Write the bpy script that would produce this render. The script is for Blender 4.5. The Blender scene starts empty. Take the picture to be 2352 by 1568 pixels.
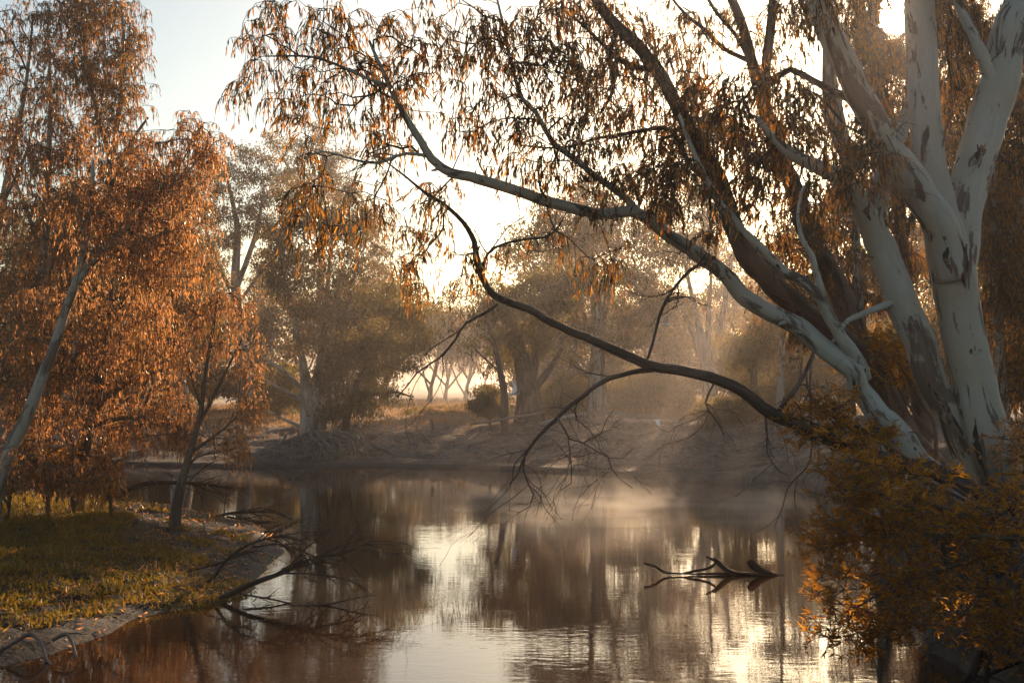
import bpy, math, random
import numpy as np
from mathutils import Vector

C = bpy.context.scene.collection
SC = bpy.context.scene
# ------------------------------------------------------------------ camera, sky, sun, exposure
FD, CX, HY, CAMZ = 2614.0, 1176.0, 872.0, 4.0
cam = bpy.data.cameras.new('camera'); camo = bpy.data.objects.new('camera', cam); C.objects.link(camo)
camo.location = (0, 0, CAMZ); camo.rotation_euler = (math.radians(90), 0, 0)
cam.lens = 40; cam.sensor_width = 36; cam.shift_y = 88.0 / 2352.0
cam.clip_end = 3000
SC.camera = camo
SUN_AZ = math.atan((2058 - CX) / FD)                      # to the right of the view axis (+Y)
SUN_EL = math.atan((HY - 33) / FD * math.cos(SUN_AZ))
SUND = np.array([math.sin(SUN_AZ) * math.cos(SUN_EL), math.cos(SUN_AZ) * math.cos(SUN_EL), math.sin(SUN_EL)])
world = bpy.data.worlds.new('World'); SC.world = world; world.use_nodes = True
wn, wl = world.node_tree.nodes, world.node_tree.links
wn.clear()
sky = wn.new('ShaderNodeTexSky'); sky.sky_type = 'NISHITA'; sky.sun_disc = False
sky.sun_elevation = SUN_EL; sky.sun_rotation = SUN_AZ
sky.air_density = 1.0; sky.dust_density = 1.3; sky.ozone_density = 1.0
bg = wn.new('ShaderNodeBackground'); bg.inputs['Strength'].default_value = 0.08
wb = wn.new('ShaderNodeMix'); wb.data_type = 'RGBA'; wb.blend_type = 'MULTIPLY'; wb.inputs[0].default_value = 1.0
wb.inputs[7].default_value = (1.0, .965, .845, 1)          # camera white balance for early light
wl.new(sky.outputs[0], wb.inputs[6]); wl.new(wb.outputs[2], bg.inputs['Color'])
tc = wn.new('ShaderNodeTexCoord')
dot = wn.new('ShaderNodeVectorMath'); dot.operation = 'DOT_PRODUCT'
dot.inputs[1].default_value = tuple(SUND)
wl.new(tc.outputs['Generated'], dot.inputs[0])
ramp = wn.new('ShaderNodeMapRange'); ramp.interpolation_type = 'SMOOTHSTEP'
ramp.inputs['From Min'].default_value = math.cos(math.radians(0.9)); ramp.inputs['From Max'].default_value = math.cos(math.radians(0.7))
wl.new(dot.outputs['Value'], ramp.inputs['Value'])
mul = wn.new('ShaderNodeMath'); mul.operation = 'MULTIPLY'; mul.inputs[1].default_value = 260.0
wl.new(ramp.outputs['Result'], mul.inputs[0])
bg2 = wn.new('ShaderNodeBackground'); bg2.inputs['Color'].default_value = (1.0, 0.82, 0.55, 1)
wl.new(mul.outputs[0], bg2.inputs['Strength'])
addw = wn.new('ShaderNodeAddShader'); wl.new(bg.outputs[0], addw.inputs[0]); wl.new(bg2.outputs[0], addw.inputs[1])
wo = wn.new('ShaderNodeOutputWorld'); wl.new(addw.outputs[0], wo.inputs['Surface'])
world.cycles.sampling_method = 'MANUAL'; world.cycles.sample_map_resolution = 2048
sl = bpy.data.lights.new('sun', 'SUN'); slo = bpy.data.objects.new('sun', sl); C.objects.link(slo)
sl.energy = 5.0; sl.angle = math.radians(0.5); sl.color = (1.0, 0.68, 0.42)
slo.rotation_euler = Vector(tuple(SUND)).to_track_quat('Z', 'Y').to_euler()
slo.location = (20, 60, 40)
SC.view_settings.view_transform = 'Standard'; SC.view_settings.look = 'None'
SC.view_settings.exposure = 1.0; SC.view_settings.gamma = 1.0
SC.view_settings.use_curve_mapping = False
SC.render.engine = 'CYCLES'
cy = SC.cycles
cy.use_denoising = True
cy.max_bounces = 7; cy.diffuse_bounces = 3; cy.glossy_bounces = 3; cy.transmission_bounces = 4
cy.volume_bounces = 1; cy.transparent_max_bounces = 8
cy.sample_clamp_indirect = 4.0; cy.sample_clamp_direct = 0
cy.caustics_reflective = False; cy.caustics_refractive = False
cy.use_adaptive_sampling = False
cy.volume_step_rate = 1.0; cy.volume_max_steps = 64

HAZE_DENSITY = 0.00065
MIST_DENSITY = 0.15
FOG_DENSITY = 0.0042

# ------------------------------------------------------------------ helpers
def nrm(a):
    return a / np.maximum(np.linalg.norm(a, axis=-1, keepdims=True), 1e-9)

def P(u, v, Y):
    """a point at depth Y (metres) seen at (u, v) on the 2352 x 1568 survey grid"""
    return np.array([(u - CX) / FD * Y, Y, CAMZ - (v - HY) / FD * Y])

def proj(p):
    p = np.atleast_2d(p)
    return CX + p[:, 0] / p[:, 1] * FD, HY - (p[:, 2] - CAMZ) / p[:, 1] * FD

def stem_path(pts, Y0, Y1=None):
    """[(u, v, width[, Y])...] on the survey grid -> points, radii in metres"""
    n = len(pts); o = []; r = []
    for i, p in enumerate(pts):
        Y = p[3] if len(p) > 3 else (Y0 if Y1 is None else Y0 + (Y1 - Y0) * i / max(1, n - 1))
        o.append(P(p[0], p[1], Y)); r.append(max(0.004, p[2] / 2 / FD * Y))
    return np.array(o), np.array(r)

def _hash(ix, iy, iz, seed):
    h = (ix * 374761393 + iy * 668265263 + iz * 2147483647 + seed * 1274126177).astype(np.int64) & 0xffffffff
    h = ((h ^ (h >> 13)) * 1274126177) & 0xffffffff
    h = ((h ^ (h >> 16)) * 2246822519) & 0xffffffff
    return ((h ^ (h >> 15)) & 0xffff) / 65535.0

def vnoise(p, seed=0):
    i = np.floor(p).astype(np.int64); f = p - i; f = f * f * (3 - 2 * f); r = 0
    for dx in (0, 1):
        for dy in (0, 1):
            for dz in (0, 1):
                w = (f[:, 0] if dx else 1 - f[:, 0]) * (f[:, 1] if dy else 1 - f[:, 1]) * (f[:, 2] if dz else 1 - f[:, 2])
                r = r + w * _hash(i[:, 0] + dx, i[:, 1] + dy, i[:, 2] + dz, seed)
    return r

def fbm(p, octv=4, seed=0):
    s = 0; a = 0.5
    for k in range(octv):
        s = s + a * (vnoise(p * 2 ** k, seed + k) - 0.5); a *= 0.5
    return s

def new_mesh(name, verts, faces, mat, smooth=False):
    """verts (N,3); faces: list of (K,n) int arrays"""
    me = bpy.data.meshes.new(name)
    faces = [f for f in faces if len(f)]
    me.vertices.add(len(verts)); me.vertices.foreach_set('co', np.asarray(verts, dtype=np.float32).ravel())
    loops = np.concatenate([f.ravel() for f in faces]); tot = np.concatenate([np.full(len(f), f.shape[1]) for f in faces])
    me.loops.add(len(loops)); me.loops.foreach_set('vertex_index', loops.astype(np.int32))
    me.polygons.add(len(tot)); me.polygons.foreach_set('loop_start', np.concatenate([[0], np.cumsum(tot)[:-1]]).astype(np.int32))
    me.polygons.foreach_set('loop_total', tot.astype(np.int32))
    me.polygons.foreach_set('use_smooth', np.full(len(tot), smooth))
    me.update(calc_edges=True)
    for m in (mat if isinstance(mat, (list, tuple)) else [mat]):
        me.materials.append(m)
    return me

def link(name, me, parent=None, loc=(0, 0, 0)):
    o = bpy.data.objects.new(name, me); C.objects.link(o)
    if parent is not None: o.parent = parent
    o.location = loc
    return o

def tag(o, label=None, cat=None, group=None, kind=None):
    if label: o['label'] = label
    if cat: o['category'] = cat
    if group: o['group'] = group
    if kind: o['kind'] = kind
    return o

class MB:
    def __init__(s): s.v = []; s.q = []; s.t = []; s.n = 0; s.c = []
    def add(s, v, q=None, t=None, c=None):
        s.v.append(v); s.c.append(v if c is None else c)
        if q is not None and len(q): s.q.append(np.asarray(q) + s.n)
        if t is not None and len(t): s.t.append(np.asarray(t) + s.n)
        s.n += len(v)
    def build(s, name, mat, parent=None, origin=(0, 0, 0), smooth=True, loc=(0, 0, 0)):
        if not s.v: return None
        me = new_mesh(name, np.concatenate(s.v) - np.asarray(origin), ([np.concatenate(s.q)] if s.q else []) + ([np.concatenate(s.t)] if s.t else []), mat, smooth)
        at = me.attributes.new('bark', 'FLOAT_VECTOR', 'POINT'); at.data.foreach_set('vector', np.concatenate(s.c).astype(np.float32).ravel())
        return link(name, me, parent, loc)

def smooth_path(pts, rad, step):
    pts = np.asarray(pts, float); rad = np.asarray(rad, float)
    if len(pts) == 2:
        n = max(2, int(np.linalg.norm(pts[1] - pts[0]) / step) + 1); t = np.linspace(0, 1, n)
        return pts[0] + (pts[1] - pts[0]) * t[:, None], rad[0] + (rad[1] - rad[0]) * t
    a = np.vstack([2 * pts[0] - pts[1], pts, 2 * pts[-1] - pts[-2]]); ra = np.concatenate([[rad[0]], rad, [rad[-1]]])
    o = []; r = []
    for i in range(1, len(a) - 2):
        L = np.linalg.norm(a[i + 1] - a[i]); n = max(1, int(L / step))
        t = np.arange(n) / n; t = t[:, None]
        o.append(0.5 * (2 * a[i] + (a[i + 1] - a[i - 1]) * t + (2 * a[i - 1] - 5 * a[i] + 4 * a[i + 1] - a[i + 2]) * t ** 2 + (3 * a[i] - a[i - 1] - 3 * a[i + 1] + a[i + 2]) * t ** 3))
        r.append(ra[i] + (ra[i + 1] - ra[i]) * t[:, 0])
    o.append(pts[-1:]); r.append(rad[-1:])
    return np.vstack(o), np.concatenate(r)

def tube(mb, pts, rad, sides=5, lump=0.0, seed=0, cap=True):
    """a tapered tube along an already smooth path"""
    pts = np.asarray(pts, float); rad = np.asarray(rad, float); n = len(pts)
    if n < 2: return
    tg = np.empty_like(pts); tg[1:-1] = pts[2:] - pts[:-2]; tg[0] = pts[1] - pts[0]; tg[-1] = pts[-1] - pts[-2]
    tg = nrm(tg)
    ref = np.array([0.31, 0.95, 0.05]) if abs(tg[:, 1]).mean() < 0.8 else np.array([1.0, 0.05, 0.1])
    a = nrm(np.cross(tg, ref)); b = np.cross(tg, a)
    th = np.arange(sides) * 2 * np.pi / sides
    ring = a[:, None, :] * np.cos(th)[None, :, None] + b[:, None, :] * np.sin(th)[None, :, None]
    R = np.repeat(rad[:, None], sides, 1)
    if lump:
        q = (pts[:, None, :] + ring * rad[:, None, None]).reshape(-1, 3)
        R = R * (1 + lump * 2.0 * fbm(q * np.array([2.2, 2.2, 1.1]), 3, seed).reshape(n, sides))
    v = (pts[:, None, :] + ring * R[:, :, None]).reshape(-1, 3)
    arc = np.concatenate([[0], np.cumsum(np.linalg.norm(np.diff(pts, axis=0), axis=1))]) + seed * 3.7
    co = np.stack([np.cos(th)[None, :] * rad[:, None] + seed, np.sin(th)[None, :] * rad[:, None], np.repeat(arc[:, None], sides, 1)], -1).reshape(-1, 3)
    i = np.arange(n - 1)[:, None] * sides; j = np.arange(sides)[None, :]; j2 = (j + 1) % sides
    q = np.stack([i + j, i + j2, i + sides + j2, i + sides + j], -1).reshape(-1, 4)
    t = None
    if cap:
        v = np.vstack([v, pts[-1:] + tg[-1:] * rad[-1] * 0.5, pts[:1]]); co = np.vstack([co, co[-1:], co[:1]])
        k = (n - 1) * sides; e = n * sides
        t = np.vstack([np.stack([k + np.arange(sides), k + (np.arange(sides) + 1) % sides, np.full(sides, e)], -1),
                       np.stack([(np.arange(sides) + 1) % sides, np.arange(sides), np.full(sides, e + 1)], -1)])
    mb.add(v, q, t, co)

def leaves(pos, d, L, W, rng, fine=False, bend=0.25):
    """lanceolate leaves: (N,3) bases, unit axes, lengths, widths -> verts, quads, tris"""
    N = len(pos); s = nrm(np.cross(d, rng.normal(size=(N, 3)))); nn = np.cross(s, d)
    L = np.asarray(L)[:, None]; W = np.asarray(W)[:, None]
    bd = (rng.normal(size=(N, 1)) * bend) * L; sb = rng.normal(size=(N, 1)) * bend * 0.7 * L
    def at(t): return pos + d * L * t + nn * bd * t * t + s * sb * t * t
    b = np.arange(N)[:, None]
    if fine:
        p1, p2 = at(0.32), at(0.66)
        v = np.stack([at(0.0), p1 - s * W * .5 + nn * W * .12, p1 + s * W * .5 + nn * W * .12, p2 - s * W * .42, p2 + s * W * .42, at(1.0)], 1).reshape(-1, 3)
        b = b * 6
        return v, np.hstack([b + 1, b + 2, b + 4, b + 3]), np.vstack([np.hstack([b, b + 2, b + 1]), np.hstack([b + 3, b + 4, b + 5])])
    m = at(0.45)
    v = np.stack([at(0.0), m + s * W * .5, at(1.0), m - s * W * .5], 1).reshape(-1, 3); b = b * 4
    return v, np.hstack([b, b + 1, b + 2, b + 3]), None

# ------------------------------------------------------------------ materials
def material(name):
    m = bpy.data.materials.new(name); m.use_nodes = True
    nt = m.node_tree; nt.nodes.clear()
    return m, nt.nodes, nt.links

def noise(n, l, vec, scale, detail=4, rough=0.55, mapscale=None, dist=0.0):
    if mapscale is not None:
        mp = n.new('ShaderNodeMapping'); mp.inputs['Scale'].default_value = mapscale
        l.new(vec, mp.inputs['Vector']); vec = mp.outputs[0]
    t = n.new('ShaderNodeTexNoise'); t.inputs['Scale'].default_value = scale; t.inputs['Detail'].default_value = detail
    t.inputs['Roughness'].default_value = rough; t.inputs['Distortion'].default_value = dist
    l.new(vec, t.inputs['Vector'])
    return t.outputs['Fac']

def ramp_(n, l, fac, stops, const=False):
    r = n.new('ShaderNodeValToRGB'); e = r.color_ramp.elements
    while len(e) < len(stops): e.new(0.5)
    for k, (p, c) in enumerate(stops):
        e[k].position = p; e[k].color = (*c, 1) if len(c) == 3 else c
    if const: r.color_ramp.interpolation = 'CONSTANT'
    l.new(fac, r.inputs[0]); return r.outputs[0]

def mix(n, l, fac, a, b, typ='MIX'):
    m = n.new('ShaderNodeMix'); m.data_type = 'RGBA'; m.blend_type = typ
    for sock, val in ((m.inputs[0], fac), (m.inputs[6], a), (m.inputs[7], b)):
        if hasattr(val, 'is_linked'): l.new(val, sock)
        elif isinstance(val, (int, float)): sock.default_value = val
        else: sock.default_value = (*val, 1)
    return m.outputs[2]

def mth(n, l, op, a, b=0.0):
    m = n.new('ShaderNodeMath'); m.operation = op
    for k, val in enumerate((a, b)):
        if hasattr(val, 'is_linked'): l.new(val, m.inputs[k])
        else: m.inputs[k].default_value = val
    return m.outputs[0]

def leaf_material(name, cols, tcols, gloss=0.42, tmix=0.5, spec=0.4):
    m, n, l = material(name)
    g = n.new('ShaderNodeNewGeometry'); oi = n.new('ShaderNodeObjectInfo')
    f = mth(n, l, 'FRACT', mth(n, l, 'ADD', g.outputs['Random Per Island'], oi.outputs['Random']))
    c = ramp_(n, l, f, [(i / max(1, len(cols) - 1), x) for i, x in enumerate(cols)])
    t = ramp_(n, l, f, [(i / max(1, len(tcols) - 1), x) for i, x in enumerate(tcols)])
    p = n.new('ShaderNodeBsdfPrincipled'); l.new(c, p.inputs['Base Color']); p.inputs['Roughness'].default_value = gloss
    p.inputs['Specular IOR Level'].default_value = spec
    tr = n.new('ShaderNodeBsdfTranslucent'); l.new(t, tr.inputs['Color'])
    ms = n.new('ShaderNodeMixShader'); ms.inputs[0].default_value = tmix
    l.new(p.outputs[0], ms.inputs[1]); l.new(tr.outputs[0], ms.inputs[2])
    o = n.new('ShaderNodeOutputMaterial'); l.new(ms.outputs[0], o.inputs['Surface'])
    return m

def bark_material(name, pale, patch, dark, cover=0.5, scale=2.2, rough=0.75, base_rough_z=None):
    """smooth-barked gum: pale ground, long patches of older bark, small dark knots"""
    m, n, l = material(name)
    an = n.new('ShaderNodeAttribute'); an.attribute_name = 'bark'; ob = an.outputs['Vector']
    obz = n.new('ShaderNodeTexCoord').outputs['Object']
    a = noise(n, l, ob, scale, 6, 0.62, (1.7, 1.7, 0.48), 0.5)
    b = noise(n, l, ob, scale * 6, 4, 0.6, (1, 1, 0.5))
    k = noise(n, l, ob, scale * 5.0, 2, 0.5, (1, 1, 0.45))
    pc = mix(n, l, b, tuple(x * 0.82 for x in pale), tuple(min(1, x * 1.12) for x in pale))
    f = ramp_(n, l, a, [(cover, (0, 0, 0)), (cover + 0.035, (1, 1, 1))]); st = noise(n, l, ob, 5.0, 6, 0.7, (2.2, 2.2, 0.10)); big = noise(n, l, ob, 0.9, 3, 0.5, (1, 1, 0.6))
    pc = mix(n, l, ramp_(n, l, st, [(.54, (0, 0, 0)), (.76, (.5, .5, .5))]), pc, tuple(x * y for x, y in zip(pale, (.62, .54, .47))))
    pc = mix(n, l, ramp_(n, l, big, [(.42, (0, 0, 0)), (.62, (.7, .7, .7))]), pc, tuple(x * y for x, y in zip(pale, (.95, .80, .68))))
    pd = mix(n, l, ramp_(n, l, st, [(.35, (0, 0, 0)), (.65, (1, 1, 1))]), tuple(x * 0.55 for x in patch), tuple(x * 1.45 for x in patch))
    c = mix(n, l, f, pc, pd)
    f2 = ramp_(n, l, k, [(0.70, (0, 0, 0)), (0.74, (1, 1, 1))])
    c = mix(n, l, f2, c, dark)
    w = noise(n, l, ob, 3.0, 6, 0.7, (1, 1, 0.25))
    c = mix(n, l, mth(n, l, 'MULTIPLY', w, 0.35), c, tuple(x * 0.9 for x in patch))
    if base_rough_z is not None:
        sx = n.new('ShaderNodeSeparateXYZ'); l.new(obz, sx.inputs[0])
        zz = mth(n, l, 'ADD', sx.outputs['Z'], mth(n, l, 'MULTIPLY', a, -1.6))
        mr = n.new('ShaderNodeMapRange'); mr.inputs['From Min'].default_value = base_rough_z + 0.1; mr.inputs['From Max'].default_value = base_rough_z - 0.5
        l.new(zz, mr.inputs['Value'])
        c = mix(n, l, mr.outputs[0], c, mix(n, l, b, tuple(x * 0.8 for x in dark), patch))
    p = n.new('ShaderNodeBsdfPrincipled'); l.new(c, p.inputs['Base Color']); p.inputs['Roughness'].default_value = rough
    p.inputs['Specular IOR Level'].default_value = 0.25
    bu = n.new('ShaderNodeBump'); bu.inputs['Strength'].default_value = 0.8; bu.inputs['Distance'].default_value = 0.03
    hh = mth(n, l, 'ADD', mth(n, l, 'MULTIPLY', f, 0.5), mth(n, l, 'ADD', mth(n, l, 'MULTIPLY', b, 0.7), mth(n, l, 'MULTIPLY', st, 0.6))); l.new(hh, bu.inputs['Height']); l.new(bu.outputs[0], p.inputs['Normal'])
    o = n.new('ShaderNodeOutputMaterial'); l.new(p.outputs[0], o.inputs['Surface'])
    return m

def wood_material(name, c1, c2, scale=6.0):
    m, n, l = material(name)
    an = n.new('ShaderNodeAttribute'); an.attribute_name = 'bark'; ob = an.outputs['Vector']
    obz = n.new('ShaderNodeTexCoord').outputs['Object']
    a = noise(n, l, ob, scale, 6, 0.65, (1, 1, 0.4)); b = noise(n, l, ob, scale * 4, 4, 0.6)
    c = mix(n, l, ramp_(n, l, a, [(0.35, (0, 0, 0)), (0.65, (1, 1, 1))]), c1, c2)
    p = n.new('ShaderNodeBsdfPrincipled'); l.new(c, p.inputs['Base Color']); p.inputs['Roughness'].default_value = 0.8
    p.inputs['Specular IOR Level'].default_value = 0.05
    bu = n.new('ShaderNodeBump'); bu.inputs['Strength'].default_value = 0.6; bu.inputs['Distance'].default_value = 0.02
    l.new(b, bu.inputs['Height']); l.new(bu.outputs[0], p.inputs['Normal'])
    o = n.new('ShaderNodeOutputMaterial'); l.new(p.outputs[0], o.inputs['Surface'])
    return m

M = {}
M['leaf_gum'] = leaf_material('gum_leaf', [(.030, .046, .040), (.040, .055, .042), (.055, .058, .038), (.075, .06, .034), (.10, .065, .03)],
                              [(.06, .08, .045), (.12, .11, .045), (.42, .18, .03), (.68, .27, .03), (.82, .34, .04)], 0.36, 0.5)
M['leaf_rust'] = leaf_material('rust_leaf', [(.05, .058, .036), (.08, .075, .042), (.13, .088, .045), (.17, .095, .048)],
                               [(.22, .16, .06), (.56, .25, .08), (.82, .36, .11), (.88, .46, .18)], 0.34, 0.58, 0.4)
M['leaf_far'] = leaf_material('far_leaf', [(.045, .05, .028), (.07, .06, .03), (.10, .065, .03)],
                              [(.09, .10, .04), (.18, .13, .04), (.46, .20, .05)], 0.45, 0.45)
M['leaf_bush'] = leaf_material('bush_leaf', [(.035, .042, .018), (.06, .05, .02), (.10, .05, .018), (.13, .055, .02)],
                              [(.34, .20, .02), (.60, .26, .02), (.80, .33, .025), (.88, .44, .04)], 0.4, 0.6)
M['leaf_green'] = leaf_material('green_leaf', [(.045, .055, .025), (.06, .06, .025), (.08, .065, .03)],
                                [(.20, .20, .04), (.30, .22, .04), (.40, .22, .04)], 0.5, 0.45)
M['herb'] = leaf_material('herb_leaf', [(.034, .036, .008), (.062, .048, .010), (.10, .060, .016)],
                          [(.18, .17, .015), (.32, .22, .02), (.48, .24, .025)], 0.5, 0.45, 0.3)
M['dry_grass'] = leaf_material('dry_grass_blade', [(.22, .15, .07), (.30, .20, .10), (.26, .15, .08)],
                               [(.50, .30, .14), (.55, .33, .16), (.50, .26, .12)], 0.7, 0.45, 0.2)
M['bark_pale'] = bark_material('pale_gum_bark', (.42, .425, .395), (.145, .115, .10), (.04, .028, .022), 0.55, 2.0, 0.72, 0.55)
M['bark_grey'] = bark_material('grey_gum_bark', (.40, .37, .33), (.16, .13, .105), (.06, .04, .03), 0.50, 2.6)
M['bark_brown'] = bark_material('brown_bark', (.17, .125, .10), (.085, .06, .048), (.03, .02, .016), 0.46, 2.6, 0.85)
M['bark_far'] = bark_material('far_gum_bark', (.42, .37, .32), (.20, .155, .12), (.07, .05, .04), 0.50, 1.1, 0.8)
M['twig'] = wood_material('twig_bark', (.075, .055, .045), (.15, .115, .095), 5)
M['dead'] = wood_material('dead_wood', (.030, .023, .018), (.075, .058, .048), 4)
M['root'] = wood_material('root_wood', (.16, .125, .10), (.26, .21, .175), 3)
M['bleached'] = wood_material('bleached_wood', (.30, .26, .22), (.46, .41, .36), 3)

# ------------------------------------------------------------------ ground
WATER = np.array([(-9, 12.6), (-7.6, 15.0), (-7.15, 15.9), (-6.7, 16.6), (-6.4, 17.6), (-6.25, 18.7), (-5.8, 19.5), (-5.15, 20.2), (-4.95, 21.2), (-5.1, 22.6),
                  (-5.2, 24.2), (-5.3, 26), (-5.75, 28.4), (-6.5, 30.6), (-7.4, 32.2), (-8.9, 33.6), (-10.8, 36.0), (-13.5, 37.6), (-18, 39.5), (-40, 44), (-90, 50),
                  (-90, 62), (-40, 57), (-20, 53.5), (-12, 52), (-6.4, 52.6), (-2, 51.4), (2.3, 49.2), (5.6, 46.8), (8.8, 43.9), (10.4, 40.5), (11.2, 37), (10.4, 33),
                  (8.8, 28), (7.4, 24), (7.05, 21), (6.75, 19), (6.3, 17), (6.35, 15), (5.9, 13), (5.6, 11), (4.6, 8), (0, 6.6), (-6, 8.0), (-9, 9.6)])

def water_dist(xy):
    """signed distance to the river polygon: positive on land"""
    out = np.full(len(xy), 1e9); ins = np.zeros(len(xy), bool)
    for i in range(len(WATER)):
        a, b = WATER[i], WATER[(i + 1) % len(WATER)]
        ab = b - a; t = np.clip(((xy - a) @ ab) / (ab @ ab), 0, 1)
        out = np.minimum(out, np.linalg.norm(xy - a - t[:, None] * ab, axis=1))
        c = ((a[1] > xy[:, 1]) != (b[1] > xy[:, 1])) & (xy[:, 0] < (b[0] - a[0]) * (xy[:, 1] - a[1]) / (b[1] - a[1] + 1e-12) + a[0])
        ins ^= c
    return np.where(ins, -out, out)

def sst(a, b, x):
    t = np.clip((x - a) / (b - a), 0, 1); return t * t * (3 - 2 * t)

def ground_h(xy):
    xy = np.atleast_2d(xy).astype(float); x, y = xy[:, 0], xy[:, 1]
    p = np.column_stack([x, y, np.zeros(len(x))])
    d = water_dist(xy) + 0.9 * fbm(p * 0.5, 3, 5)
    wl_ = sst(-2.5, -4.5, x) * sst(9, 12, y) * (1 - sst(43, 50, y))
    wr = sst(3, 6, x) * (1 - sst(36, 47, y)) * sst(7, 11, y)
    wf = sst(40, 48, y) * (1 - wl_) * (1 - wr)
    wn_ = np.clip(1 - wl_ - wr - wf, 0, 1)
    dd = np.maximum(d, 0)
    hl = 0.10 * sst(0, .5, dd) + 0.42 * sst(.3, 4.5, dd) + 0.35 * sst(4, 14, dd) + 0.25 * fbm(p * 0.6, 3, 9) * sst(.6, 3, dd)
    hr = 0.6 * sst(0, .5, dd) + 1.4 * sst(.2, 1.7, dd) + 0.4 * sst(2, 12, dd)
    side = sst(-3, 6, x)
    hf = 0.16 * sst(0, .35, dd) + (1.30 + 0.55 * side) * sst(0.7, 9.5, dd) + 0.15 * sst(10, 30, dd) + 0.4 * fbm(p * 0.23, 3, 17) * sst(1, 5, dd) + 0.45 * fbm(p * np.array([.9, 1.3, 1]), 4, 57) * sst(.5, 2.5, dd) * (1 - sst(9, 14, dd))
    hn = 0.4 * sst(0, .6, dd) + 2.0 * sst(.4, 4.5, dd)
    h = wl_ * hl + wr * hr + wf * hf + wn_ * hn
    h = h / np.maximum(wl_ + wr + wf + wn_, 1e-6)
    rel = fbm(p * np.array([2.1, 2.1, 1]), 4, 3) * 0.16 + fbm(p * 7.0, 2, 31) * 0.06
    h = h + wl_ * sst(0.0, .5, dd) * (fbm(p * np.array([3.6, 3.6, 1]), 2, 77) * .16 + fbm(p * np.array([6.5, 6.5, 1]), 2, 78) * .13)
    h = h + rel * sst(0.0, 1.0, dd) * (0.45 + 0.55 * (1 - wl_ * sst(2, 5, dd)))
    h = np.where(d > 0, h + 0.015, -0.55 * (1 - np.exp(np.minimum(d, 0) / 0.9)) - 0.02)
    return h

def gz(x, y): return float(ground_h(np.array([[x, y]]))[0])

def axis(parts):
    return np.unique(np.round(np.concatenate([np.arange(a, b, s) for a, b, s in parts] + [[parts[-1][1]]]), 4))
gx = axis([(-320, -100, 20), (-100, -30, 3), (-30, -12, .5), (-12, -9.5, .25), (-9.5, -4, .12), (-4, 14, .32), (14, 30, .8), (30, 100, 5), (100, 320, 20)])
gy = axis([(-30, 8, 1.5), (8, 14.5, .4), (14.5, 29, .12), (29, 40, .25), (40, 60, .25), (60, 80, .6), (80, 140, 3), (140, 620, 16)])
GX, GY = np.meshgrid(gx, gy); gp = np.column_stack([GX.ravel(), GY.ravel()])
gh = ground_h(gp)
ii = np.arange(len(gy) - 1)[:, None] * len(gx); jj = np.arange(len(gx) - 1)[None, :]
gq = np.stack([ii + jj, ii + jj + 1, ii + len(gx) + jj + 1, ii + len(gx) + jj], -1).reshape(-1, 4)
m, n, l = material('river_bank_earth')
geo = n.new('ShaderNodeNewGeometry'); sep = n.new('ShaderNodeSeparateXYZ'); l.new(geo.outputs['Position'], sep.inputs[0])
pos = geo.outputs['Position']
n4 = noise(n, l, pos, 1.1, 5, 0.7, (1, .8, 1)); n1 = noise(n, l, pos, 0.7, 6, 0.65); n2 = noise(n, l, pos, 9, 5, 0.65); n3 = noise(n, l, pos, 2.6, 5, 0.6, (1, 2.2, 1))
dust = mix(n, l, n1, (.20, .150, .120), (.33, .26, .21))
dust = mix(n, l, ramp_(n, l, n2, [(.42, (0, 0, 0)), (.66, (1, 1, 1))]), dust, (.15, .112, .09))
dust = mix(n, l, ramp_(n, l, n3, [(.52, (0, 0, 0)), (.6, (1, 1, 1))]), dust, (.24, .19, .15))
dust = mix(n, l, ramp_(n, l, n4, [(.46, (0, 0, 0)), (.58, (.8, .8, .8))]), dust, (.085, .064, .052))
golden = mix(n, l, n2, (.25, .175, .095), (.40, .27, .15))
farmask = n.new('ShaderNodeMapRange'); farmask.inputs['From Min'].default_value = 60; farmask.inputs['From Max'].default_value = 75; l.new(sep.outputs['Y'], farmask.inputs['Value'])
dust = mix(n, l, farmask.outputs[0], dust, golden)
zn = mth(n, l, 'ADD', sep.outputs['Z'], mth(n, l, 'MULTIPLY', mth(n, l, 'SUBTRACT', n1, 0.5), 0.30))
wet = n.new('ShaderNodeMapRange'); wet.inputs['From Min'].default_value = 0.34; wet.inputs['From Max'].default_value = 0.10; l.new(zn, wet.inputs['Value'])
spit = n.new('ShaderNodeMapRange'); spit.inputs['From Min'].default_value = -3.9; spit.inputs['From Max'].default_value = -4.7; l.new(sep.outputs['X'], spit.inputs['Value'])
spy = n.new('ShaderNodeMapRange'); spy.inputs['From Min'].default_value = 45; spy.inputs['From Max'].default_value = 42; l.new(sep.outputs['Y'], spy.inputs['Value'])
spm = mth(n, l, 'MULTIPLY', spit.outputs[0], spy.outputs[0])
dust = mix(n, l, spm, dust, mix(n, l, n1, (.022, .017, .013), (.052, .040, .032)))
rbx = n.new('ShaderNodeMapRange'); rbx.inputs['From Min'].default_value = 4.0; rbx.inputs['From Max'].default_value = 5.0; l.new(sep.outputs['X'], rbx.inputs['Value'])
rby = n.new('ShaderNodeMapRange'); rby.inputs['From Min'].default_value = 40; rby.inputs['From Max'].default_value = 34; l.new(sep.outputs['Y'], rby.inputs['Value'])
dust = mix(n, l, mth(n, l, 'MULTIPLY', rbx.outputs[0], rby.outputs[0]), dust, mix(n, l, n2, (.045, .032, .022), (.10, .068, .042)))
mud = mix(n, l, n3, (.030, .025, .021), (.062, .052, .045))
col = mix(n, l, wet.outputs[0], dust, mud)
p = n.new('ShaderNodeBsdfPrincipled'); p.inputs['Specular IOR Level'].default_value = 0.3
scuff = ramp_(n, l, noise(n, l, pos, 4.5, 5, 0.7), [(.40, (.55, .55, .55)), (.62, (1.15, 1.15, 1.15))])
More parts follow.
